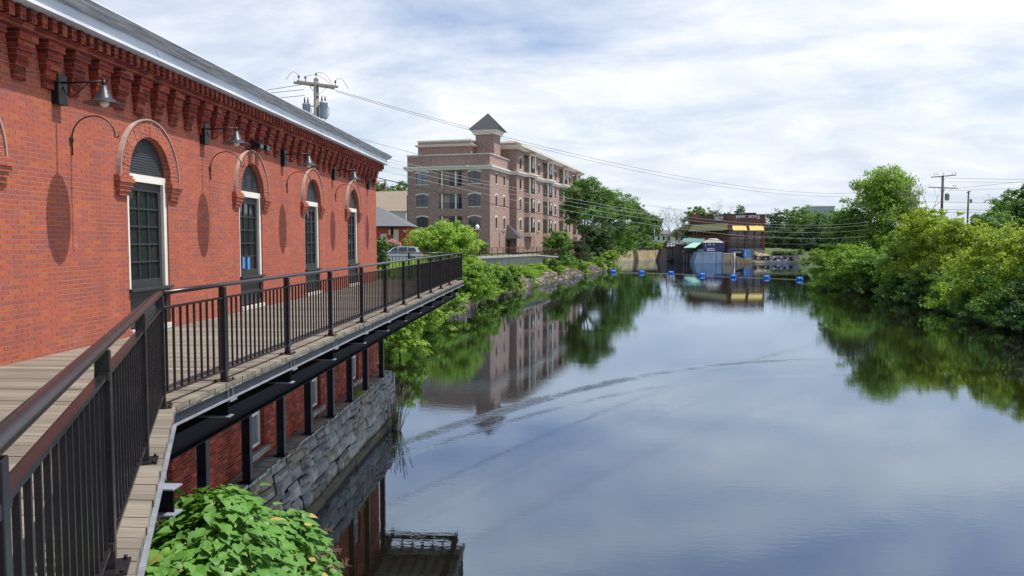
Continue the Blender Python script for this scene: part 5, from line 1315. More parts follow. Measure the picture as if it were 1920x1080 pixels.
def height(X, Y):
    d = sdist(X, Y)
    nz = .12 * np.sin(X * .9 + Y * .37) * np.cos(Y * .71 - X * .2)
    base = np.interp(d, [-6, -.6, 0, .9, 5, 7.5, 14, 60], [-2.5, -.9, .0, 1.1, 2.2, 3.7, 4.25, 4.3])
    near = np.interp(d, [-6, -.6, 0, 1.2, 4, 8], [-2.5, -.8, .0, .6, 1.3, 1.4])
    park = np.interp(d, [-6, -.6, 0, .7, 2.5, 4.5, 14], [-2.5, -.9, .2, 1.6, 3.1, 4.1, 4.3])
    h = base
    left = X < 20
    kn = np.clip((33.5 - Y) / 2, 0, 1) * left; kp = np.clip((Y - 32) / 3, 0, 1) * np.clip((92 - Y) / 8, 0, 1) * left
    h = h * (1 - kp) + park * kp; h = h * (1 - kn) + near * kn
    return h + nz * np.clip(d / 3, 0, 1) * .7
def gridmesh(name, xs, ys, mat, fn):
    X, Y = np.meshgrid(xs, ys); Z = fn(X, Y); co = np.stack([X, Y, Z], -1).reshape(-1, 3)
    nx, ny = len(xs), len(ys); i = np.arange(nx * ny).reshape(ny, nx)
    f = np.stack([i[:-1, :-1], i[:-1, 1:], i[1:, 1:], i[1:, :-1]], -1).reshape(-1, 4)
    me = bpy.data.meshes.new(name); me.vertices.add(len(co)); me.vertices.foreach_set('co', co.ravel())
    me.loops.add(f.size); me.loops.foreach_set('vertex_index', f.ravel().astype(np.int32)); me.polygons.add(len(f))
    me.polygons.foreach_set('loop_start', np.arange(0, f.size, 4, dtype=np.int32)); me.polygons.foreach_set('loop_total', np.full(len(f), 4, np.int32))
    me.polygons.foreach_set('use_smooth', np.ones(len(f), bool)); me.update(); me.materials.append(mat)
    o = bpy.data.objects.new(name, me); col.objects.link(o); return o
xs = np.concatenate([[-3000, -1200, -500, -200, -120, -80], np.arange(-60, 130, 1.25), [135, 150, 180, 240, 500, 1200, 3000]])
ys = np.concatenate([[-600, -200, -60], np.arange(-32, 200, 1.25), np.arange(200, 320, 2.5), [330, 360, 420, 600, 1200, 2500, 4500]])
def ground_mat():
    m, nt, b = nodes('ground'); ob = coords(nt)
    n1 = noise(nt, ob, .35, 5, .65); n2 = noise(nt, ob, 5, 5, .7)
    grass = mixc(nt, ramp(nt, n2, [(.35, 0), (.7, 1)]), (.045, .085, .018), (.10, .14, .035))
    dirt = mixc(nt, ramp(nt, n2, [(.35, 0), (.7, 1)]), (.06, .05, .035), (.11, .095, .065))
    c_ = mixc(nt, ramp(nt, n1, [(.5, 0), (.66, 1)]), grass, dirt)
    L(nt, c_, b.inputs['Base Color']); b.inputs['Roughness'].default_value = .95; bump(nt, b, n2, .6, .05); return m
tag(gridmesh('ground', xs, ys, ground_mat(), height), kind='structure')
b = MB(); b.box(-60, -11, 50, 96, 4.2, 4.5); tag(b.build('parking_area', M['asphalt']), kind='structure')

def water_mat():
    m, nt, b = nodes('water'); geo = nt.nodes.new('ShaderNodeNewGeometry'); P = geo.outputs['Position']
    b.inputs['Base Color'].default_value = (.010, .008, .003, 1); b.inputs['Roughness'].default_value = .012; b.inputs['IOR'].default_value = 1.45
    gl = nt.nodes.new('ShaderNodeBsdfGlossy'); gl.inputs['Roughness'].default_value = .012; gl.inputs['Color'].default_value = (.73, .85, 1, 1)
    fr = nt.nodes.new('ShaderNodeFresnel'); fr.inputs['IOR'].default_value = 1.5; df = nt.nodes.new('ShaderNodeBsdfDiffuse'); df.inputs['Color'].default_value = (.008, .0065, .003, 1)
    mxs = nt.nodes.new('ShaderNodeMixShader'); fm = nt.nodes.new('ShaderNodeMath'); fm.operation = 'MULTIPLY_ADD'; fm.use_clamp = True; L(nt, fr.outputs[0], fm.inputs[0]); fm.inputs[1].default_value = .70; fm.inputs[2].default_value = .29; L(nt, fm.outputs[0], mxs.inputs[0]); L(nt, df.outputs[0], mxs.inputs[1]); L(nt, gl.outputs[0], mxs.inputs[2]); L(nt, mxs.outputs[0], nt.nodes['Material Output'].inputs['Surface'])
    def mp(sc, rot=0):
        n = nt.nodes.new('ShaderNodeMapping'); n.inputs['Scale'].default_value = sc; n.inputs['Rotation'].default_value = (0, 0, rot); L(nt, P, n.inputs['Vector']); return n.outputs[0]
    def math_(op, a, c_=None, d=None):
        n = nt.nodes.new('ShaderNodeMath'); n.operation = op
        for i, v in enumerate((a, c_, d)):
            if v is None: continue
            if isinstance(v, bpy.types.NodeSocket): L(nt, v, n.inputs[i])
            else: n.inputs[i].default_value = v
        return n.outputs[0]
    small = noise(nt, mp((1.0, 2.2, 1), .15), 2.6, 3, .55); mid = noise(nt, mp((.6, 1.5, 1), -.2), .55, 3, .5, .4)
    zone = ramp(nt, noise(nt, mp((.5, 1.3, 1), .3), .055, 3, .5), [(.38, .25), (.62, 1)])
    # boat wake: two curved trains of ripples
    sep = nt.nodes.new('ShaderNodeSeparateXYZ'); L(nt, P, sep.inputs[0]); x, y = sep.outputs[0], sep.outputs[1]
    WK = np.polyfit([-4.2, .9, 7.6, 16.5], [25.5, 33.2, 40.6, 45.2], 2)
    def wake(a, c_, d, wd):
        f = math_('ADD', math_('MULTIPLY', math_('MULTIPLY', x, x), a), math_('MULTIPLY_ADD', x, c_, d))
        q = math_('DIVIDE', math_('SUBTRACT', y, f), wd); e = math_('POWER', 2.718, math_('MULTIPLY', math_('MULTIPLY', q, q), -1)); return e
    w1 = wake(float(WK[0]), float(WK[1]), float(WK[2]), .5); w2 = wake(float(WK[0]) * 1.15, float(WK[1]) * .93, float(WK[2]) - 2.3, .35)
    rg_ = math_('MULTIPLY', math_('SUBTRACT', 18.5, x), .22); rg_.node.use_clamp = True
    wsum = math_('MULTIPLY', math_('ADD', w1, math_('MULTIPLY', w2, .35)), rg_)
    wr = noise(nt, mp((1.0, 2.0, 1), -.45), 3.4, 2, .5)
    wbreak = ramp(nt, noise(nt, mp((1, 1, 1)), .5, 3, .6), [(.35, .15), (.6, 1)])
    # gentle sets of long curved ripples near the viewer
    wv = nt.nodes.new('ShaderNodeTexWave'); wv.wave_type = 'BANDS'; wv.bands_direction = 'Y'; wv.inputs['Scale'].default_value = .34; wv.inputs['Distortion'].default_value = 5; wv.inputs['Detail'].default_value = 2; wv.inputs['Detail Scale'].default_value = .7
    L(nt, mp((.16, 1, 1), .12), wv.inputs['Vector'])
    z2 = ramp(nt, noise(nt, mp((1, 1.4, 1), .9), .13, 2, .5), [(.5, 0), (.62, 1)])
    h = math_('MULTIPLY', math_('MULTIPLY', math_('SUBTRACT', small, .5), zone), .0020)
    h = math_('ADD', h, math_('MULTIPLY', mid, .0016))
    h = math_('ADD', h, math_('MULTIPLY', math_('MULTIPLY', math_('MULTIPLY', wsum, math_('SUBTRACT', wr, .5)), wbreak), .045))
    n = nt.nodes.new('ShaderNodeBump'); n.inputs['Strength'].default_value = 1; n.inputs['Distance'].default_value = 1
    L(nt, h, n.inputs['Height']); L(nt, n.outputs[0], gl.inputs['Normal']); L(nt, n.outputs[0], fr.inputs['Normal']); return m
b = MB(); b.quad((-60, -40, 0), (140, -40, 0), (140, 302, 0), (-60, 302, 0)); tag(b.build('water', water_mat()), kind='structure')

# ============================================================ VEGETATION
def leafmesh(name, C, Nn, S, mat, parent, seed=0, kind='quad', aspect=.75):
    """C centres (N,3), Nn outward normals, S sizes -> folded leaf sprays"""
    r = np.random.default_rng(seed); n = len(C)
    Nn = Nn + r.normal(0, .55, (n, 3)); Nn /= np.linalg.norm(Nn, axis=1, keepdims=True) + 1e-9
    a = np.cross(Nn, r.normal(0, 1, (n, 3))); a /= np.linalg.norm(a, axis=1, keepdims=True) + 1e-9; b_ = np.cross(Nn, a)
    S = S[:, None]
    k = 5
    P = np.stack([C - a * S * .5, C + b_ * S * .5 * aspect - Nn * S * .08, C + a * S * .5 + Nn * S * r.uniform(-.2, .1, (n, 1)), C - b_ * S * .5 * aspect - Nn * S * .1], 1).reshape(-1, 3)
    me = bpy.data.meshes.new(name); me.vertices.add(4 * n); me.vertices.foreach_set('co', P.ravel())
    me.loops.add(4 * n); me.loops.foreach_set('vertex_index', np.arange(4 * n, dtype=np.int32)); me.polygons.add(n)
    me.polygons.foreach_set('loop_start', np.arange(0, 4 * n, 4, dtype=np.int32)); me.polygons.foreach_set('loop_total', np.full(n, 4, np.int32))
    me.update(); me.materials.append(mat); o = bpy.data.objects.new(name, me); col.objects.link(o); o.parent = parent; return o
def crown_points(r, lobes, n, fill=.35):
    """lobes: list (x,y,z,rx,ry,rz): each covered with clumps of leaves; returns centres and normals"""
    w_ = np.array([l[3] * l[5] + l[3] * l[4] for l in lobes]); cnt = r.multinomial(n, w_ / w_.sum())
    Cs, Ns = [], []
    for l, m_ in zip(lobes, cnt):
        if m_ < 1: continue
        c = np.array(l[:3]); rad = np.array(l[3:6]); nc = max(6, m_ // 48)
        d = r.normal(0, 1, (nc, 3)); d /= np.linalg.norm(d, axis=1, keepdims=True); d[:, 2] = np.where(d[:, 2] < -.5, -d[:, 2] * .6, d[:, 2])
        rr_ = np.where(r.random(nc) < fill, r.uniform(.3, .85, nc), r.uniform(.82, 1.12, nc))
        cc = c + d * rad * rr_[:, None]; idx = r.integers(0, nc, m_)
        cr = rad.mean() * r.uniform(.16, .34, nc)
        off = r.normal(0, 1, (m_, 3)); off *= (cr[idx] / np.sqrt(3))[:, None] * np.array([1.15, 1.15, .65]); 
        Cs.append(cc[idx] + off); nn = d[idx] * .8 + off / (cr[idx][:, None] + 1e-6) * .5 + np.array([0, 0, .35]); Ns.append(nn)
    return np.concatenate(Cs), np.concatenate(Ns)
def branches(b, base, tips, r0, seed=0):
    rr_ = random.Random(seed)
    for t in tips:
        t = Vector(t); m_ = base.lerp(t, .5) + Vector((rr_.uniform(-.3, .3), rr_.uniform(-.3, .3), rr_.uniform(-.1, .3)))
        b.tube([base, m_, t], [r0, r0 * .6, r0 * .2], 6)
LABN = {}
def tree(name, label, cat, base, height, rx, mat, n=9000, ls=.28, trunk=.22, seed=0, lobes=None, lean=(0, 0), bark='bark', crown0=.28, nl=14, group=None, ry=None, part='crown', fill=.35, skirt=None):
    """crown0 = fraction of the height where the crown starts"""
    r = np.random.default_rng(seed); o = empty(name, base, 0, label, cat, group); ry = ry or rx
    H = height; zc = H * (crown0 + 1) / 2; rz = H * (1 - crown0) / 2
    if lobes is None:
        lobes = []
        for k in range(nl):
            d = r.normal(0, 1, 3); d /= np.linalg.norm(d); q = r.uniform(.42, .74); s_ = r.uniform(.32, .48); d[2] = abs(d[2]) if r.random() < .35 else d[2]
            lobes.append((lean[0] + d[0] * rx * q, lean[1] + d[1] * ry * q, zc + d[2] * rz * q, rx * s_, ry * s_, rz * s_ * r.uniform(.8, 1.1)))
        lobes.append((lean[0], lean[1], zc, rx * .55, ry * .55, rz * .6))
        lobes.append((lean[0] + r.uniform(-.2, .2) * rx, lean[1], H - rz * .32, rx * .42, ry * .42, rz * .36))
        for k in range(4):
            a = 2 * pi * k / 4 + r.uniform(-.5, .5); lobes.append((lean[0] + math.cos(a) * rx * .45, lean[1] + math.sin(a) * ry * .45, H - rz * r.uniform(.45, .65), rx * .40, ry * .40, rz * .36))
    if skirt or (skirt is None and crown0 < .13):
        for k in range(9):
            a = 2 * pi * k / 9 + r.uniform(-.3, .3); s_ = r.uniform(.34, .5); q = r.uniform(.45, .7)
            lobes.append((math.cos(a) * rx * q, math.sin(a) * ry * q, H * r.uniform(.10, .26), rx * s_, ry * s_, H * r.uniform(.16, .24)))
    C_, N_ = crown_points(r, lobes, n, fill)
    keep = C_[:, 2] > .05; C_, N_ = C_[keep], N_[keep]
    leafmesh(part, C_, N_, ls * r.uniform(.6, 1.3, len(C_)), mat, o, seed + 1)
    if trunk:
        b = MB(); zt_ = H * (crown0 + .12); top = Vector((lean[0] * .5, lean[1] * .5, zt_))
        b.tube([(0, 0, -.6), (lean[0] * .12, lean[1] * .12, zt_ * .35), (lean[0] * .3, lean[1] * .3, zt_ * .7), top], [trunk * 1.25, trunk, trunk * .85, trunk * .7], 9)
        tips = [l[:3] for l in sorted(lobes, key=lambda q: -q[3])[:9]]
        branches(b, top, tips, trunk * .5, seed); b.tube([top, (lean[0], lean[1], H * .86)], [trunk * .6, trunk * .12], 6)
        b.build('trunk', M[bark], o)
    return o
def gz(x, y): return float(height(np.array([x]), np.array([y]))[0])
def T_(px, Y, ytop, wpx, mat, label, n=6000, ls=.3, seed=1, **kw):
    x = fx(px, Y); z0 = kw.pop('z0', None); z0 = gz(x, Y) if z0 is None else z0; top = fz(ytop, Y); rx = wpx / F * Y / 2 * 1.22; ls *= .98; n = int(n * 1.9)
    nm = kw.pop('name', 'tree'); cat = kw.pop('cat', 'tree'); return tree(nm, label, cat, (x, Y, z0), top - z0, rx, M[mat], n=n, ls=ls, seed=seed, **kw)
# -- left bank
T_(832, 88, 417, 124, 'f_lime', 'round light green tree right behind the end of the boardwalk', n=15000, ls=.24, seed=2, crown0=.10, nl=20, z0=2.6, ry=3.6, fill=.2)
T_(880, 80, 482, 84, 'f_bright', 'bushy light green shrub under the round tree, hanging over the bank beyond the boardwalk', n=7000, ls=.22, seed=3, crown0=.0, trunk=.07, name='shrub', cat='shrub', z0=.6)
T_(748, 46, 572, 92, 'f_bright', 'bright green shrub on the bank just past the mill corner, below the boardwalk', n=6500, ls=.17, seed=4, crown0=.0, trunk=.06, name='shrub', cat='shrub', z0=.1)
T_(716, 60, 444, 22, 'f_mid', 'narrow dark green conical evergreen beside the mill corner', n=2600, ls=.16, seed=5, crown0=.02, trunk=.08, name='conical_shrub', cat='shrub', z0=4.4, nl=8)
T_(785, 60, 556, 105, 'f_bright', 'green shrub hanging over the water between the mill and the round tree', n=6500, ls=.2, seed=6, crown0=.0, trunk=.06, name='shrub', cat='shrub', z0=.1)
T_(830, 70, 545, 80, 'f_bright', 'light green shrub over the rocks under the far end of the boardwalk', n=5200, ls=.2, seed=61, crown0=.0, trunk=.06, name='shrub', cat='shrub', z0=.2)
T_(906, 126, 450, 21, 'f_mid', 'small clipped round green shrub at the apartment corner', n=1500, ls=.22, seed=7, crown0=.0, trunk=.06, name='shrub', cat='shrub', z0=4.4)
T_(1048, 152, 430, 54, 'f_mid', 'young green tree at the bend of the promenade railing', n=7000, ls=.34, seed=8, crown0=.08, trunk=.14, nl=14, z0=1.5)
T_(1082, 166, 452, 52, 'f_grey', 'grey green bushy tree behind the leaning trunk', n=5000, ls=.36, seed=9, crown0=.06, trunk=.12, z0=2)
# the leaning dark tree: long bare trunk, wide crown
xb, Yt = fx(1084, 164), 164
o = empty('tree', (xb, Yt, .6), 0, 'tall tree with a long leaning bare trunk at the waterline by the apartments', 'tree')
b = MB(); q = lambda px, py, dy=0: Vector((fx(px, Yt) - xb, dy, fz(py, Yt) - .6))
b.tube([q(1083, 520), q(1086, 497), q(1092, 470), q(1095, 448), q(1098, 430)], [.50, .45, .38, .34, .26], 10)
branches(b, q(1095, 445), [q(1072, 400, 2), q(1088, 375, -2), q(1110, 372, 1), q(1128, 395, 3), q(1102, 352, 0), q(1064, 378, 2), q(1140, 380, -2)], .2, 4); b.build('trunk', M['bark'], o)
rr_ = np.random.default_rng(21); lob = []
for px, py, r_ in ((1082, 388, 2.6), (1100, 362, 2.8), (1118, 378, 2.9), (1072, 362, 1.9), (1105, 345, 1.9), (1090, 350, 1.8), (1128, 400, 2.6), (1104, 405, 2.4), (1078, 412, 2.0), (1135, 368, 2.3), (1092, 430, 1.3), (1067, 395, 1.6)):
    p_ = q(px, py, rr_.uniform(-2.5, 2.5)); lob.append((p_.x, p_.y, p_.z, r_, r_, r_ * .75))
C_, N_ = crown_points(rr_, lob, 25000, .3); leafmesh('crown', C_, N_, .34 * rr_.uniform(.6, 1.3, len(C_)), M['f_mid'], o, 3)
T_(1148, 232, 357, 92, 'f_mid', 'broad dark green tree right of the leaning tree, tallest of that clump', n=16000, ls=.42, seed=22, crown0=.08, nl=18)
T_(1186, 287, 374, 52, 'f_mid', 'dark green tree forming the right edge of the clump beside the river wall', n=10500, ls=.46, seed=23, crown0=.06, nl=15)
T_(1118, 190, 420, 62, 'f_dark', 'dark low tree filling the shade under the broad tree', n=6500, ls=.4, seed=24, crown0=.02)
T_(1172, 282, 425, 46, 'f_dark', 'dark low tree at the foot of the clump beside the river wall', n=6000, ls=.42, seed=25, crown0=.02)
T_(1140, 188, 468, 40, 'f_bright', 'bright green shrub where the bank meets the tan river wall', n=3600, ls=.34, seed=26, crown0=0, trunk=.06, name='shrub', cat='shrub', z0=.2)
T_(1122, 178, 480, 26, 'f_bright', 'small bright green shrub left of the one at the end of the tan river wall', n=1700, ls=.3, seed=27, crown0=0, trunk=.06, name='shrub', cat='shrub', z0=.2)
shr = [(905, 93, 500, 46, 'f_mid', 'dark green shrub at the near end of the rocky bank'), (868, 84, 540, 44, 'f_bright', 'light green shrub directly beyond the boardwalk end, low at the waterline'),
       (940, 103, 506, 50, 'f_mid', 'wide dark shrub overhanging the water below the promenade'), (925, 106, 496, 44, 'f_bright', 'light green shrub below the promenade wall, left one'),
       (968, 118, 500, 40, 'f_bright', 'light green shrub on the bank midway along the promenade'), (985, 118, 513, 34, 'f_mid', 'dark shrub above the rocks midway along the bank'),
       (1008, 132, 494, 44, 'f_lime', 'low lime green shrub below the bend of the promenade'), (1022, 142, 486, 28, 'f_lime', 'rounded lime green shrub just under the end of the promenade'),
       (1045, 143, 500, 26, 'f_bright', 'bright shrub growing down to the water left of the leaning trunk'), (1098, 168, 494, 18, 'f_mid', 'small shrub at the foot of the leaning trunk'),
       (1065, 155, 488, 34, 'f_grey', 'grey green shrub left of the leaning trunk'), (955, 108, 520, 30, 'f_mid', 'dark green shrub touching the water in the middle of the rocky bank'),
       (890, 97, 492, 34, 'f_grey', 'grey green shrub against the near end of the promenade wall')]
for k, (px, Y, yt, w_, mt, lab) in enumerate(shr):
    x = fx(px, Y); d_ = float(sdist(np.array([x]), np.array([Y]))[0]); z0 = max(.1, gz(x, Y))
    T_(px, Y, yt, w_, mt, lab, n=2600, ls=.26, seed=40 + k, crown0=0, trunk=.05, name='shrub', cat='shrub', z0=z0 - .2, nl=9)
for k, (px, py, dy, ht, w_, mt, lab) in enumerate(((893, 574, 0, 3.6, 40, 'f_bright', 'first waterline shrub beyond the boulders'), (915, 567, 0, 3.3, 38, 'f_mid', 'second waterline shrub beyond the boulders, darker'), (936, 561, 0, 3.6, 36, 'f_bright', 'third waterline shrub beyond the boulders'), (958, 553, 0, 2.6, 30, 'f_mid', 'fourth waterline shrub beyond the boulders'), (978, 546, 0, 3.2, 30, 'f_bright', 'waterline shrub below the middle of the promenade'), (1003, 537, 0, 2.0, 22, 'f_lime', 'low yellowish waterline shrub near the promenade bend'), (1046, 525, 0, 3.2, 24, 'f_mid', 'rounded waterline shrub left of the leaning trunk'), (1100, 516, 0, 2.6, 22, 'f_bright', 'waterline shrub right of the leaning trunk'))):
    p_ = atZ(px, py, 0); x_ = p_.x - .9; Y_ = p_.y + .3
    tree('shrub', lab, 'shrub', (x_, Y_, .1), ht * 1.1, w_ / F * Y_ / 2 * 1.45, M[mt], n=3800, ls=.27, seed=300 + k, trunk=.05, crown0=0, nl=10)
# hedge behind the car, and pink shrub
def hedge(name, label, x0, x1, y, z0, h, d, mat, n, ls, seed, cat='hedge'):
    r = np.random.default_rng(seed); o = empty(name, (x0, y, z0), 0, label, cat); w_ = x1 - x0
    C_ = np.stack([r.uniform(0, w_, n), r.uniform(-d / 2, d / 2, n), h * r.random(n) ** .5 + r.normal(0, .05 * h, n) + .12 * h * np.sin(np.linspace(0, 1, n) * 0)], 1)
    C_[:, 2] *= 1 + .12 * np.sin(C_[:, 0] * 1.7) ; N_ = np.stack([r.normal(0, .4, n), -np.abs(r.normal(.6, .4, n)), np.abs(r.normal(.7, .3, n))], 1)
    leafmesh('foliage', C_, N_, ls * r.uniform(.6, 1.3, n), mat, o, seed); b = MB(); b.box(.2, w_ - .2, -d * .3, d * .3, -.3, h * .7); b.build('stems', M['bark'], o); return o
hedge('hedge', 'dark clipped hedge behind the white car', fx(722, 112), fx(775, 112), 112, 4.3, 1.7, 1.4, M['f_dark'], 3500, .22, 71)
hedge('hedge', 'pinkish flowering hedge against the low brick building', fx(722, 118), fx(752, 118), 118, 4.3, 2.3, 1.2, M['f_pink'], 1500, .2, 72)
hedge('hedge', 'green hedge along the top of the tan river wall', fx(1150, 268), fx(1240, 290), 276, 4.0, 2.2, 2, M['f_mid'], 5200, .42, 73)
T_(1228, 272, 455, 30, 'f_bright', 'rounded light green shrub behind the fence of the river wall', n=1700, ls=.4, seed=74, crown0=0, trunk=.05, name='shrub', cat='shrub', z0=4)
# -- distance, left to right
far = [(716, 205, 338, 60, 'f_mid', 'tree behind the white houses, nearest the mill corner'), (748, 215, 342, 60, 'f_mid', 'tree behind the white houses, next to the apartment wall'),
       (1222, 300, 404, 46, 'f_mid', 'green tree behind the long white house'), (1208, 330, 398, 40, 'f_dark', 'dark tree far behind the broad clump of the left bank'),
       (1306, 310, 386, 44, 'f_mid', 'full green tree behind the left end of the restaurant roof'), (1335, 330, 392, 40, 'f_grey', 'thin grey green tree behind the middle of the restaurant roof'),
       (1386, 320, 382, 22, 'f_grey', 'slender tree standing above the restaurant roof on its own'), (1366, 330, 396, 24, 'f_grey', 'low faint treetop above the restaurant roof'),
       (1284, 300, 425, 44, 'f_grey', 'greyish tree left of the restaurant'), (1300, 296, 418, 34, 'f_mid', 'small green tree touching the left corner of the restaurant')]
for k, (px, Y, yt, w_, mt, lab) in enumerate(far): T_(px, Y, yt, w_, mt, lab, n=3600 if w_ > 30 else 1100, ls=.52 if w_ > 30 else .42, seed=90 + k, trunk=.25, crown0=.25 if w_ > 30 else .45, nl=12)
wood = [(1462, 300, 392, 62, 'f_dark'), (1495, 292, 386, 66, 'f_mid'), (1530, 280, 394, 70, 'f_mid'), (1448, 285, 430, 46, 'f_dark'), (1478, 272, 428, 64, 'f_dark'), (1512, 262, 425, 64, 'f_dark'), (1545, 240, 405, 70, 'f_dark'), (1560, 262, 390, 60, 'f_mid')]
wood += [(1506, 258, 470, 70, 'f_dark'), (1470, 256, 472, 50, 'f_dark')]
wl = ['leftmost tall dark tree right of the restaurant', 'tallest dark tree right of the restaurant', 'dark tree behind the flat distant building side of the wood', 'low dark tree behind the rubble heap', 'low shaded tree behind the end of the long concrete wall', 'low shaded tree behind the gap before the right bank', 'shaded tree at the inner bend of the right bank', 'green treetop between the dark wood and the tall right bank tree', 'low dark bush at water level behind the end of the long concrete wall', 'low dark bush behind the middle of the long concrete wall']
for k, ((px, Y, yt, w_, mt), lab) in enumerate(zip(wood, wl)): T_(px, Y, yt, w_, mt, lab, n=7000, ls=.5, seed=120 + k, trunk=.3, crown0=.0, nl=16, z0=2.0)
# bare trees
def bare(px, Y, ytop, label, seed, wd=1.0):
    r = random.Random(seed); x = fx(px, Y); z0 = gz(x, Y); H = fz(ytop, Y) - z0; o = empty('bare_tree', (x, Y, z0), 0, label, 'tree'); b = MB()
    def grow(p, d, l, rad, dep):
        e = p + d * l; b.tube([p, p.lerp(e, .5) + Vector((r.uniform(-.1, .1), 0, 0)) * l * .3, e], [rad, rad * .8, rad * .55], 5, caps=False)
        if dep == 0: return
        for k in range(r.choice((2, 3, 3))):
            nd = (d + Vector((r.uniform(-.75, .75) * wd, r.uniform(-.6, .6), r.uniform(-.05, .5)))).normalized(); grow(e, nd, l * r.uniform(.62, .82), rad * .55, dep - 1)
    grow(Vector((0, 0, -.3)), Vector((.05, 0, 1)), H * .36, .24, 5); b.build('branches', M['bark_pale'], o)
bare(1252, 285, 392, 'bare grey tree left of the restaurant, tallest of the leafless trees', 3); bare(1272, 290, 404, 'bare grey tree nearer the restaurant corner', 5); bare(1268, 280, 410, 'small bare tree between the two taller leafless trees', 8); bare(1345, 330, 388, 'bare treetop showing above the restaurant roof', 9); bare(1718, 118, 352, 'thin leafless treetop beside the brick chimney', 13)
# -- right bank, near to far
RB = [(1880, 70, 430, 150, 'f_yellow', 'bright yellow green tree on the right bank at the picture edge', 11000, .23), (1960, 63, 425, 150, 'f_yellow', 'yellow green tree cut by the right edge of the picture', 8000, .22),
      (1800, 82, 405, 120, 'f_yellow', 'yellow green tree on the right bank beneath the two armed pole', 12000, .24), (1738, 90, 392, 110, 'f_yellow', 'tall bright yellow green tree in the middle of the right bank', 13000, .25),
      (1690, 96, 430, 84, 'f_bright', 'mid green tree left of the tall bright one on the right bank', 9000, .26), (1648, 124, 310, 122, 'f_bright', 'tallest tree of the right bank with a rounded sunlit top', 19000, .32),
      (1592, 128, 392, 90, 'f_mid', 'mid green tree left of the tallest right bank tree', 9500, .33), (1600, 108, 458, 110, 'f_bright', 'broad low light green tree over the water, left end of the right bank', 10500, .26),
      (1552, 124, 455, 54, 'f_bright', 'light green shrubby tree at the very tip of the right bank', 6000, .28), (1655, 104, 478, 80, 'f_mid', 'low green shrub over the water below the tallest tree', 6500, .25),
      (1848, 105, 398, 90, 'f_mid', 'green tree behind the far right bushes', 7500, .3), (1905, 120, 342, 84, 'f_mid', 'tall dark tree with feathery top at the far right', 9000, .32), (1945, 118, 372, 90, 'f_dark', 'dark tree behind the picture edge bushes at far right', 6500, .34),
      (1710, 120, 372, 50, 'f_bright', 'slim green tree between the tallest tree and the brick chimney', 4500, .3), (1760, 98, 455, 90, 'f_mid', 'shaded green tree behind the middle of the right bank', 7000, .27)]
for k, (px, Y, yt, w_, mt, lab, n, ls) in enumerate(RB):
    x = fx(px, Y); T_(px, Y, yt, w_, mt, lab, n=n, ls=ls, seed=200 + k, trunk=.2, crown0=.04, nl=22, z0=max(.3, gz(x, Y)) - .3, fill=.3)
LW = [(1905, 62, 540, 110, 'f_mid', 'low dark shrub over the water near the right picture edge'), (1850, 70, 530, 90, 'f_mid', 'low dark shrub over the water below the yellow green trees'), (1795, 77, 525, 90, 'f_bright', 'low green shrub over the water in front of the tree beneath the pole'),
      (1745, 84, 520, 80, 'f_mid', 'low shaded shrub over the water in the middle of the right bank'), (1700, 92, 508, 70, 'f_mid', 'low shaded shrub over the water left of the middle of the right bank'), (1640, 106, 505, 60, 'f_mid', 'low shaded shrub over the water right of the leaning tree'), (1960, 57, 560, 120, 'f_dark', 'dark shrub at the waterline cut by the right edge')]
for k, (px, Y, yt, w_, mt, lab) in enumerate(LW): T_(px, Y, yt, w_, mt, lab, n=5000, ls=.22, seed=240 + k, trunk=.06, crown0=-.02, nl=12, z0=.1, name='shrub', cat='shrub')
for k in range(16):
    t_ = 54 + k * 6.1; x_ = float(np.interp(t_, [p[1] for p in SHR], [p[0] for p in SHR])) + 1.0; hh2 = rnd.uniform(2.6, 4.6)
    tree('shrub', 'low dark green waterline shrub overhanging the water of the right bank', 'shrub', (x_, t_, .1), hh2, rnd.uniform(3.0, 4.0), M[('f_mid', 'f_dark', 'f_mid', 'f_bright')[k % 4]], n=3200, ls=.26, seed=400 + k, trunk=.05, crown0=-.02, nl=9, group='low waterline shrubs of the right bank')
# far tree line all round the horizon so that other viewpoints stay closed
r = np.random.default_rng(5); n = 42000
t = r.uniform(-1, 1, n); xx = t * 330; yy = 470 + 40 * np.sin(t * 5) - 60 * t * t + r.uniform(0, 24, n); hh_ = 5.5 + 2.5 * np.sin(xx * .07) * np.sin(xx * .031 + 1) + 1.2 * np.sin(xx * .31)
C_ = np.stack([xx, yy, 4 + (hh_ + 3) * r.random(n) ** .6], 1); N_ = np.stack([r.normal(0, .4, n), -np.abs(r.normal(.7, .3, n)), np.abs(r.normal(.6, .3, n))], 1)
fw = leafmesh('distant_wood', C_, N_, 1.5 * r.uniform(.6, 1.4, n), M['f_dark'], None, 9); tag(fw, kind='stuff')

# -- bank grass tufts and weeds
def tufts(name, px_pts, mat, n, seed, h=.5):
    r = random.Random(seed); b = MB()
    for k in range(n):
        i = r.randrange(len(px_pts) - 1); a, c_ = px_pts[i], px_pts[i + 1]; t = r.random(); x = a[0] + (c_[0] - a[0]) * t - r.uniform(.6, 5); y = a[1] + (c_[1] - a[1]) * t + r.uniform(-.5, 1); z = gz(x, y)
        for j in range(5):
            an = r.uniform(0, 2 * pi); hh = h * r.uniform(.5, 1.4); w_ = .06
            b.add([(x - w_ * math.sin(an), y + w_ * math.cos(an), z), (x + w_ * math.sin(an), y - w_ * math.cos(an), z), (x + math.cos(an) * hh * .5, y + math.sin(an) * hh * .5, z + hh)], [(0, 1, 2)])
    o = b.build(name, mat); tag(o, kind='stuff'); return o
tufts('grass', SHL[8:17], M['f_lime'], 6500, 4, .8); tufts('undergrowth', [(a + 3.5, c_) for a, c_ in SHL[8:17]], M['f_bright'], 3500, 6, .7)


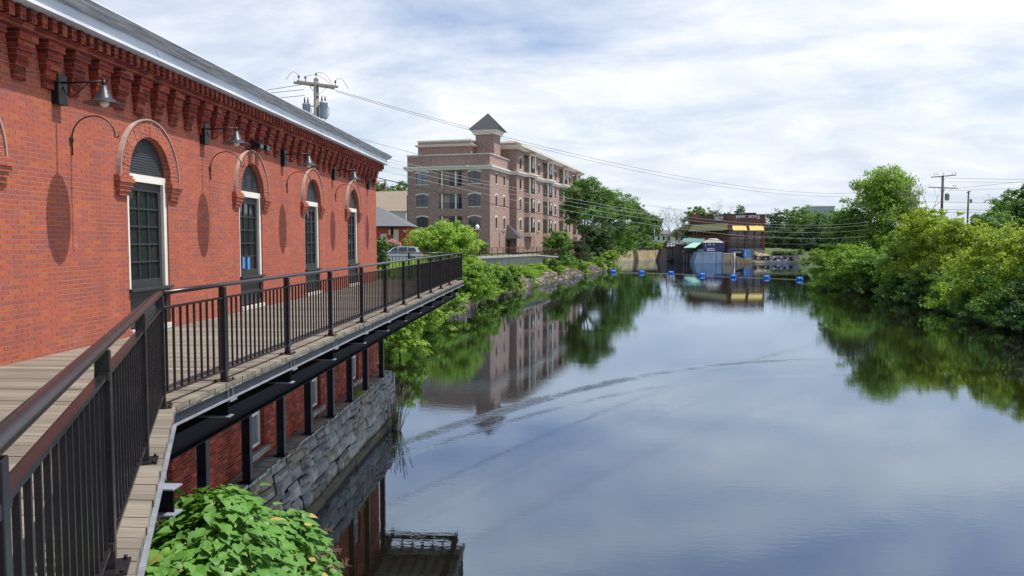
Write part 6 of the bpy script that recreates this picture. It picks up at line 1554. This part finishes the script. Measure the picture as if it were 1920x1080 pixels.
# -- stone bank along the left shore
sb = empty('bank_wall', (0, 0, 0), 0, 'rough pale stone wall holding up the overgrown left bank', 'stone wall')
r2 = random.Random(9); b = MB(); pts = [Vector((a, c_, 0)) for a, c_ in SHL[10:18]]
def rock_at(b, c, s_, r2, flat=.7):
    vs = []; 
    for sx, sy, sz in ((-1, -1, -1), (1, -1, -1), (1, 1, -1), (-1, 1, -1), (-1, -1, 1), (1, -1, 1), (1, 1, 1), (-1, 1, 1)):
        vs.append((c[0] + sx * s_ * r2.uniform(.6, 1), c[1] + sy * s_ * r2.uniform(.6, 1), c[2] + sz * s_ * flat * r2.uniform(.6, 1)))
    b.add(vs, [(0, 3, 2, 1), (4, 5, 6, 7), (0, 1, 5, 4), (1, 2, 6, 5), (2, 3, 7, 6), (3, 0, 4, 7)])
for i in range(len(pts) - 1):
    a, c_ = pts[i], pts[i + 1]; L_ = (c_ - a).length; d = (c_ - a) / L_; x = 0
    while x < L_:
        w_ = r2.uniform(.5, 1.3); top = .95 + .35 * math.sin((a.y + x) * .35)
        z = -.3
        while z < top:
            p = a + d * (x + w_ / 2); rock_at(b, (p.x + r2.uniform(-.2, .2) - .2 - z * .25, p.y + r2.uniform(-.15, .15), z + .2), w_ * .56, r2, .55); z += w_ * .42
        x += w_ * .85
b.build('stones', M['rock'], sb)
for k, (px, py, s_, lab) in enumerate(((865, 583, 1.0, 'pale boulder at the waterline straight beyond the boardwalk end'), (882, 578, .8, 'smaller boulder right of the pale one at the waterline'), (852, 590, .7, 'low boulder half hidden under the boardwalk end'))):
    p = atZ(px, py, 0); b = MB(); rock_at(b, (0, 0, .3), s_, r2, .9); rock_at(b, (.7 * s_, .5, .1), s_ * .7, r2, .8); rock_at(b, (-.6 * s_, .3, .5), s_ * .6, r2, .8); o = b.build('boulder', M['rock']); o.location = p - Vector((.4, 0, 0)); tag(o, lab, 'boulder')

# ============================================================ KNOTWEED IN THE FOREGROUND
def heart_leaf(c, d, nrm, s, r):
    """pointed heart-shaped leaf, folded at the midrib; d = towards the tip"""
    d = d.normalized(); sd = d.cross(nrm).normalized(); up = sd.cross(d).normalized(); droop = r.uniform(.1, .35)
    prof = [(0, 0), (-.10, .22), (.08, .42), (.35, .44), (.62, .30), (.84, .12), (1, 0)]
    mid = [(0, 0, 0), (.35, 0, -.02), (.7, 0, -droop * .35), (1, 0, -droop)]
    vs = []; 
    def P(a, w_, h): return c + d * (a * s) + sd * (w_ * s) + up * (h * s)
    fold = r.uniform(.12, .3)
    for sg in (1, -1):
        vs += [P(0, 0, 0), P(.35, 0, -.02), P(.70, 0, -droop * .35), P(1, 0, -droop)]
        vs += [P(a, w_ * sg, w_ * fold - droop * a * a * .8) for a, w_ in prof[1:6]]
    fs = []
    for o_, fl_ in ((0, 0), (9, 1)):
        f = [(0, 1, 5, 4), (1, 6, 5), (1, 2, 7, 6), (2, 8, 7), (2, 3, 8)]
        fs += [tuple(o_ + i for i in (q if fl_ else q[::-1])) for q in f]
    return vs, fs
def knotweed(name, label, dome, n, seed, mat, size=(.10, .17), nst=70):
    r = random.Random(seed); o = empty(name, dome(0, 0)[0] * 0 + Vector((dome(0, 0)[0].x, dome(0, 0)[0].y, 0)), 0, label, 'shrub'); org = Vector(o.location)
    b = MB(); st = MB()
    for k in range(n):
        rr_ = math.sqrt(r.random()); a = r.uniform(0, 2 * pi); p, nm_ = dome(rr_ * math.cos(a), rr_ * math.sin(a))
        dep = abs(r.gauss(0, .22)) if r.random() < .75 else r.uniform(.2, .8)
        p = p - nm_ * dep * 1.0 - org + Vector((0, 0, r.uniform(-.03, .05)))
        out = Vector((math.cos(a + r.gauss(0, 1.0)), math.sin(a + r.gauss(0, 1.0)), -.22 + r.gauss(0, .15)))
        nn = (nm_ + Vector((.35, 0, .75)) + Vector((r.gauss(0, .28), r.gauss(0, .28), 0))).normalized()
        vs, fs = heart_leaf(p, out, nn, r.uniform(*size), r); b.add(vs, fs, 1 if r.random() < .05 else 0, False)
    b.build('leaves', [mat, M['f_old']], o)
    for k in range(nst):
        rr_ = math.sqrt(r.random()) * .95; a = r.uniform(0, 2 * pi); p, nm_ = dome(rr_ * math.cos(a), rr_ * math.sin(a)); p = p - org
        bs_ = Vector((p.x * .5, p.y * .6, max(.3, gz(p.x * .5 + org.x, p.y * .6 + org.y)))); m_ = bs_.lerp(p, .5) + Vector((0, 0, .5)); st.tube([bs_, m_, p - Vector((0, 0, .05))], [.014, .01, .004], 5)
    st.build('stems', M['f_sprig'], o); return o
def dome1(u_, v_):
    q = u_ * u_ + v_ * v_; bumpz = .16 * math.sin(u_ * 7 + 1) * math.cos(v_ * 6) + .10 * math.sin(v_ * 11 + u_ * 5)
    z = 1.3 + 2.95 * (1 - q) ** .42 * (1 - .07 * u_) if q < 1 else 1.3
    p = Vector((-2.72 + 1.42 * u_ + .12 * v_ * -3.2, 7.2 + 3.0 * v_, z + bumpz)); nm_ = Vector((u_ * .9, v_ * .5, .75)).normalized(); return p, nm_
knotweed('knotweed', 'large bush of bright heart shaped leaves in the foreground below the boardwalk', dome1, 13000, 3, M['f_knot'], (.085, .145), 120)
def dome2(u_, v_):
    q = min(1, u_ * u_ + v_ * v_); z = 1.1 + 2.6 * (1 - q) ** .5; return Vector((-5.0 + .85 * u_, 10.2 + 1.9 * v_, z)), Vector((u_, v_, .6)).normalized()
knotweed('knotweed', 'shaded dark leafy bush growing against the brick wall under the boardwalk', dome2, 1500, 5, M['f_knot'], (.12, .19), 40)
# upright shoots standing above the mound
sh_ = empty('knotweed_shoot', (-3.35, 9.1, 1.2), 0, 'upright leafy shoot standing above the back of the bright leafy bush', 'plant'); r = random.Random(8); b = MB(); st = MB()
for (dx, dy, top) in ((0, 0, 2.62), (.35, .25, 2.68), (-1.0, -.4, 2.62), (.55, .1, 2.5)):
    base = Vector((dx * .6, dy * .6, 0)); tip = Vector((dx, dy, top)); st.tube([base, base.lerp(tip, .5) + Vector((.04, 0, .1)), tip], [.012, .01, .004], 5)
    for k in range(9):
        p = base.lerp(tip, 1 - k * .035) ; a = k * 2.4 + dx; vs, fs = heart_leaf(p, Vector((math.cos(a), math.sin(a), .05)), Vector((0, 0, 1)), r.uniform(.10, .15), r); b.add(vs, fs)
b.build('leaves', M['f_knot'], sh_); st.build('stem', M['f_sprig'], sh_)
# dry pinkish sprigs at the right of the bush
r = random.Random(12)
for k, (px, py, Y, lab) in enumerate(((590, 1002, 8.6, 'upper dry pinkish sprig at the right edge of the leafy bush'), (608, 1040, 8.0, 'middle dry pinkish sprig at the right edge of the leafy bush'), (618, 1068, 7.6, 'lowest dry pinkish sprig at the right edge of the leafy bush'))):
    o_ = atY(px - 45, py + 12, Y); tip = atY(px + 34, py - 12, Y); sp_ = tip - o_; b = MB(); b.tube([(0, 0, 0), sp_ * .5 + Vector((0, 0, .02)), sp_], [.004, .003, .0015], 5)
    for j in range(26):
        p = sp_ * r.uniform(.35, 1); d = Vector((r.uniform(-.2, .7), r.uniform(-.5, .5), r.uniform(-.6, .7))).normalized() * r.uniform(.03, .09); b.tube([p, p + d], [.0022, .001], 4, caps=False)
        for q_ in range(4): c_ = p + d * r.uniform(.3, 1); b.bar(c_, c_ + Vector((r.uniform(-.01, .01), 0, r.uniform(-.016, .016))), .004, .004)
    o = b.build('dry_sprig', M['f_sprig']); o.location = o_; tag(o, lab, 'sprig')
# loosestrife at the stone corner
xl, Yl = -4.15, 28.2; o = empty('loosestrife', (xl, Yl, 0), 0, 'purple flowered loosestrife growing from the water at the end of the stone foundation', 'plant'); r = random.Random(4); b = MB(); fb = MB(); st = MB()
for k in range(26):
    a = r.uniform(0, 2 * pi); sp_ = r.uniform(.05, .55); H = r.uniform(.8, 1.75); tip = Vector((math.cos(a) * sp_ + .1, math.sin(a) * sp_, H)); base = Vector((math.cos(a) * .12, math.sin(a) * .12, -.1)); st.tube([base, base.lerp(tip, .55) + Vector((0, 0, .08)), tip], [.012, .008, .003], 4)
    for j in range(26):
        t = r.uniform(.12, .86); p = base.lerp(tip, t); an = r.uniform(0, 2 * pi); d = Vector((math.cos(an), math.sin(an), .5)).normalized(); l = r.uniform(.07, .15) * (1.2 - t * .6); sd = Vector((-d.y, d.x, 0)) * .014
        b.add([p, p + d * l * .5 + sd, p + d * l, p + d * l * .5 - sd], [(0, 1, 2, 3)])
    if H > 1.15:
        for j in range(26): p = base.lerp(tip, r.uniform(.78, 1.0)); q_ = r.uniform(.012, .022); an = r.uniform(0, 6.3); fb.bar(p, p + Vector((math.cos(an) * q_, math.sin(an) * q_, q_)), .014, .014)
b.build('leaves', M['f_mid'], o); fb.build('flower_spike', M['f_flower'], o); st.build('stem', M['bark'], o)
# weeds on the stone ledge
for k, (s, lab) in enumerate(((25.6, 'small mossy weed tuft on the stone ledge near the far corner of the mill'),)):
    p = mw(s, .3, 2.2); o = empty('weed_tuft', p, 0, lab, 'plant'); r_ = np.random.default_rng(3); C_ = r_.normal(0, 1, (260, 3)) * np.array([.12, .2, .05]) + np.array([0, 0, .07]); leafmesh('foliage', C_, np.tile([0, 0, 1.], (260, 1)), .06 * r_.uniform(.6, 1.3, 260), M['f_yellow'], o, 3)

# ============================================================ SKY, SUN, CAMERA
SUN_EL, SUN_AZ = R(66.5), R(91)          # azimuth measured clockwise from +Y (view direction)
wd = bpy.data.worlds.new("World"); scene.world = wd; wd.use_nodes = True; nt = wd.node_tree; bg = nt.nodes['Background']
sky = nt.nodes.new('ShaderNodeTexSky'); sky.sky_type = 'NISHITA'; sky.sun_disc = False; sky.sun_elevation = SUN_EL; sky.sun_rotation = SUN_AZ; sky.altitude = 50; sky.air_density = 1.0; sky.dust_density = 1.2; sky.ozone_density = 1.4
tc = nt.nodes.new('ShaderNodeTexCoord'); sp_ = nt.nodes.new('ShaderNodeSeparateXYZ'); L(nt, tc.outputs['Generated'], sp_.inputs[0])
def wm(op, a, c_=None):
    n = nt.nodes.new('ShaderNodeMath'); n.operation = op
    for i, v in enumerate((a, c_)):
        if v is None: continue
        if isinstance(v, bpy.types.NodeSocket): L(nt, v, n.inputs[i])
        else: n.inputs[i].default_value = v
    return n.outputs[0]
zc = wm('MAXIMUM', sp_.outputs[2], 0.0); den = wm('ADD', zc, .22)
cmb = nt.nodes.new('ShaderNodeCombineXYZ'); L(nt, wm('DIVIDE', sp_.outputs[0], den), cmb.inputs[0]); L(nt, wm('DIVIDE', sp_.outputs[1], den), cmb.inputs[1])
mp = nt.nodes.new('ShaderNodeMapping'); mp.inputs['Location'].default_value = (3.1, 1.7, 0); mp.inputs['Rotation'].default_value = (0, 0, .5); mp.inputs['Scale'].default_value = (.8, 1.05, 1); L(nt, cmb.outputs[0], mp.inputs['Vector'])
c1 = noise(nt, mp.outputs[0], 1.5, 9, .56, .4); c2 = noise(nt, mp.outputs[0], 3.4, 9, .6, .4)
# cover is dense low down and to the right, broken overhead and to the left
cov = wm('ADD', wm('MULTIPLY', c1, 1.0), wm('MULTIPLY', wm('SUBTRACT', .28, zc), .75)); cov = wm('ADD', cov, wm('MULTIPLY', sp_.outputs[0], .14))
mask = ramp(nt, cov, [(.34, .16), (.49, .56), (.62, .90), (.8, 1)])
cc = ramp(nt, c2, [(.32, (.70, .745, .81)), (.5, (.82, .845, .88)), (.64, (.93, .935, .945))])
lowc = ramp(nt, zc, [(0, (.74, .80, .87)), (.05, (.80, .84, .89)), (.22, (.98, .98, .98)), (.45, (1, 1, 1))]); cc = mixc(nt, 1.0, cc, lowc, 'MULTIPLY')
vs_ = nt.nodes.new('ShaderNodeVectorMath'); vs_.operation = 'SCALE'; L(nt, cc, vs_.inputs[0]); vs_.inputs['Scale'].default_value = CLOUD = 10.6
sk = nt.nodes.new('ShaderNodeVectorMath'); sk.operation = 'MULTIPLY'; L(nt, sky.outputs[0], sk.inputs[0]); sk.inputs[1].default_value = (.90, 1.03, 1.22)
fin = mixc(nt, mask, sk.outputs[0], vs_.outputs[0]); L(nt, fin, bg.inputs['Color']); bg.inputs['Strength'].default_value = .10
sl = bpy.data.lights.new('sun', 'SUN'); sl.energy = 5.0; sl.angle = R(.55); sl.color = (1, .955, .88); so = bpy.data.objects.new('sun', sl); col.objects.link(so)
dv = Vector((math.sin(SUN_AZ) * math.cos(SUN_EL), math.cos(SUN_AZ) * math.cos(SUN_EL), math.sin(SUN_EL))); so.rotation_euler = dv.to_track_quat('Z', 'Y').to_euler(); so.location = (30, 0, 60)
cam = bpy.data.cameras.new('camera'); co_ = bpy.data.objects.new('camera', cam); col.objects.link(co_); cam.sensor_width = 36; cam.lens = 36 * F / 1920; cam.clip_end = 6000; cam.clip_start = .05
co_.location = (0, 0, EYE); co_.rotation_euler = (pi / 2 - PITCH, 0, 0); scene.camera = co_
scene.view_settings.view_transform = 'Standard'; scene.view_settings.look = 'None'; scene.view_settings.exposure = .25; scene.view_settings.gamma = 1
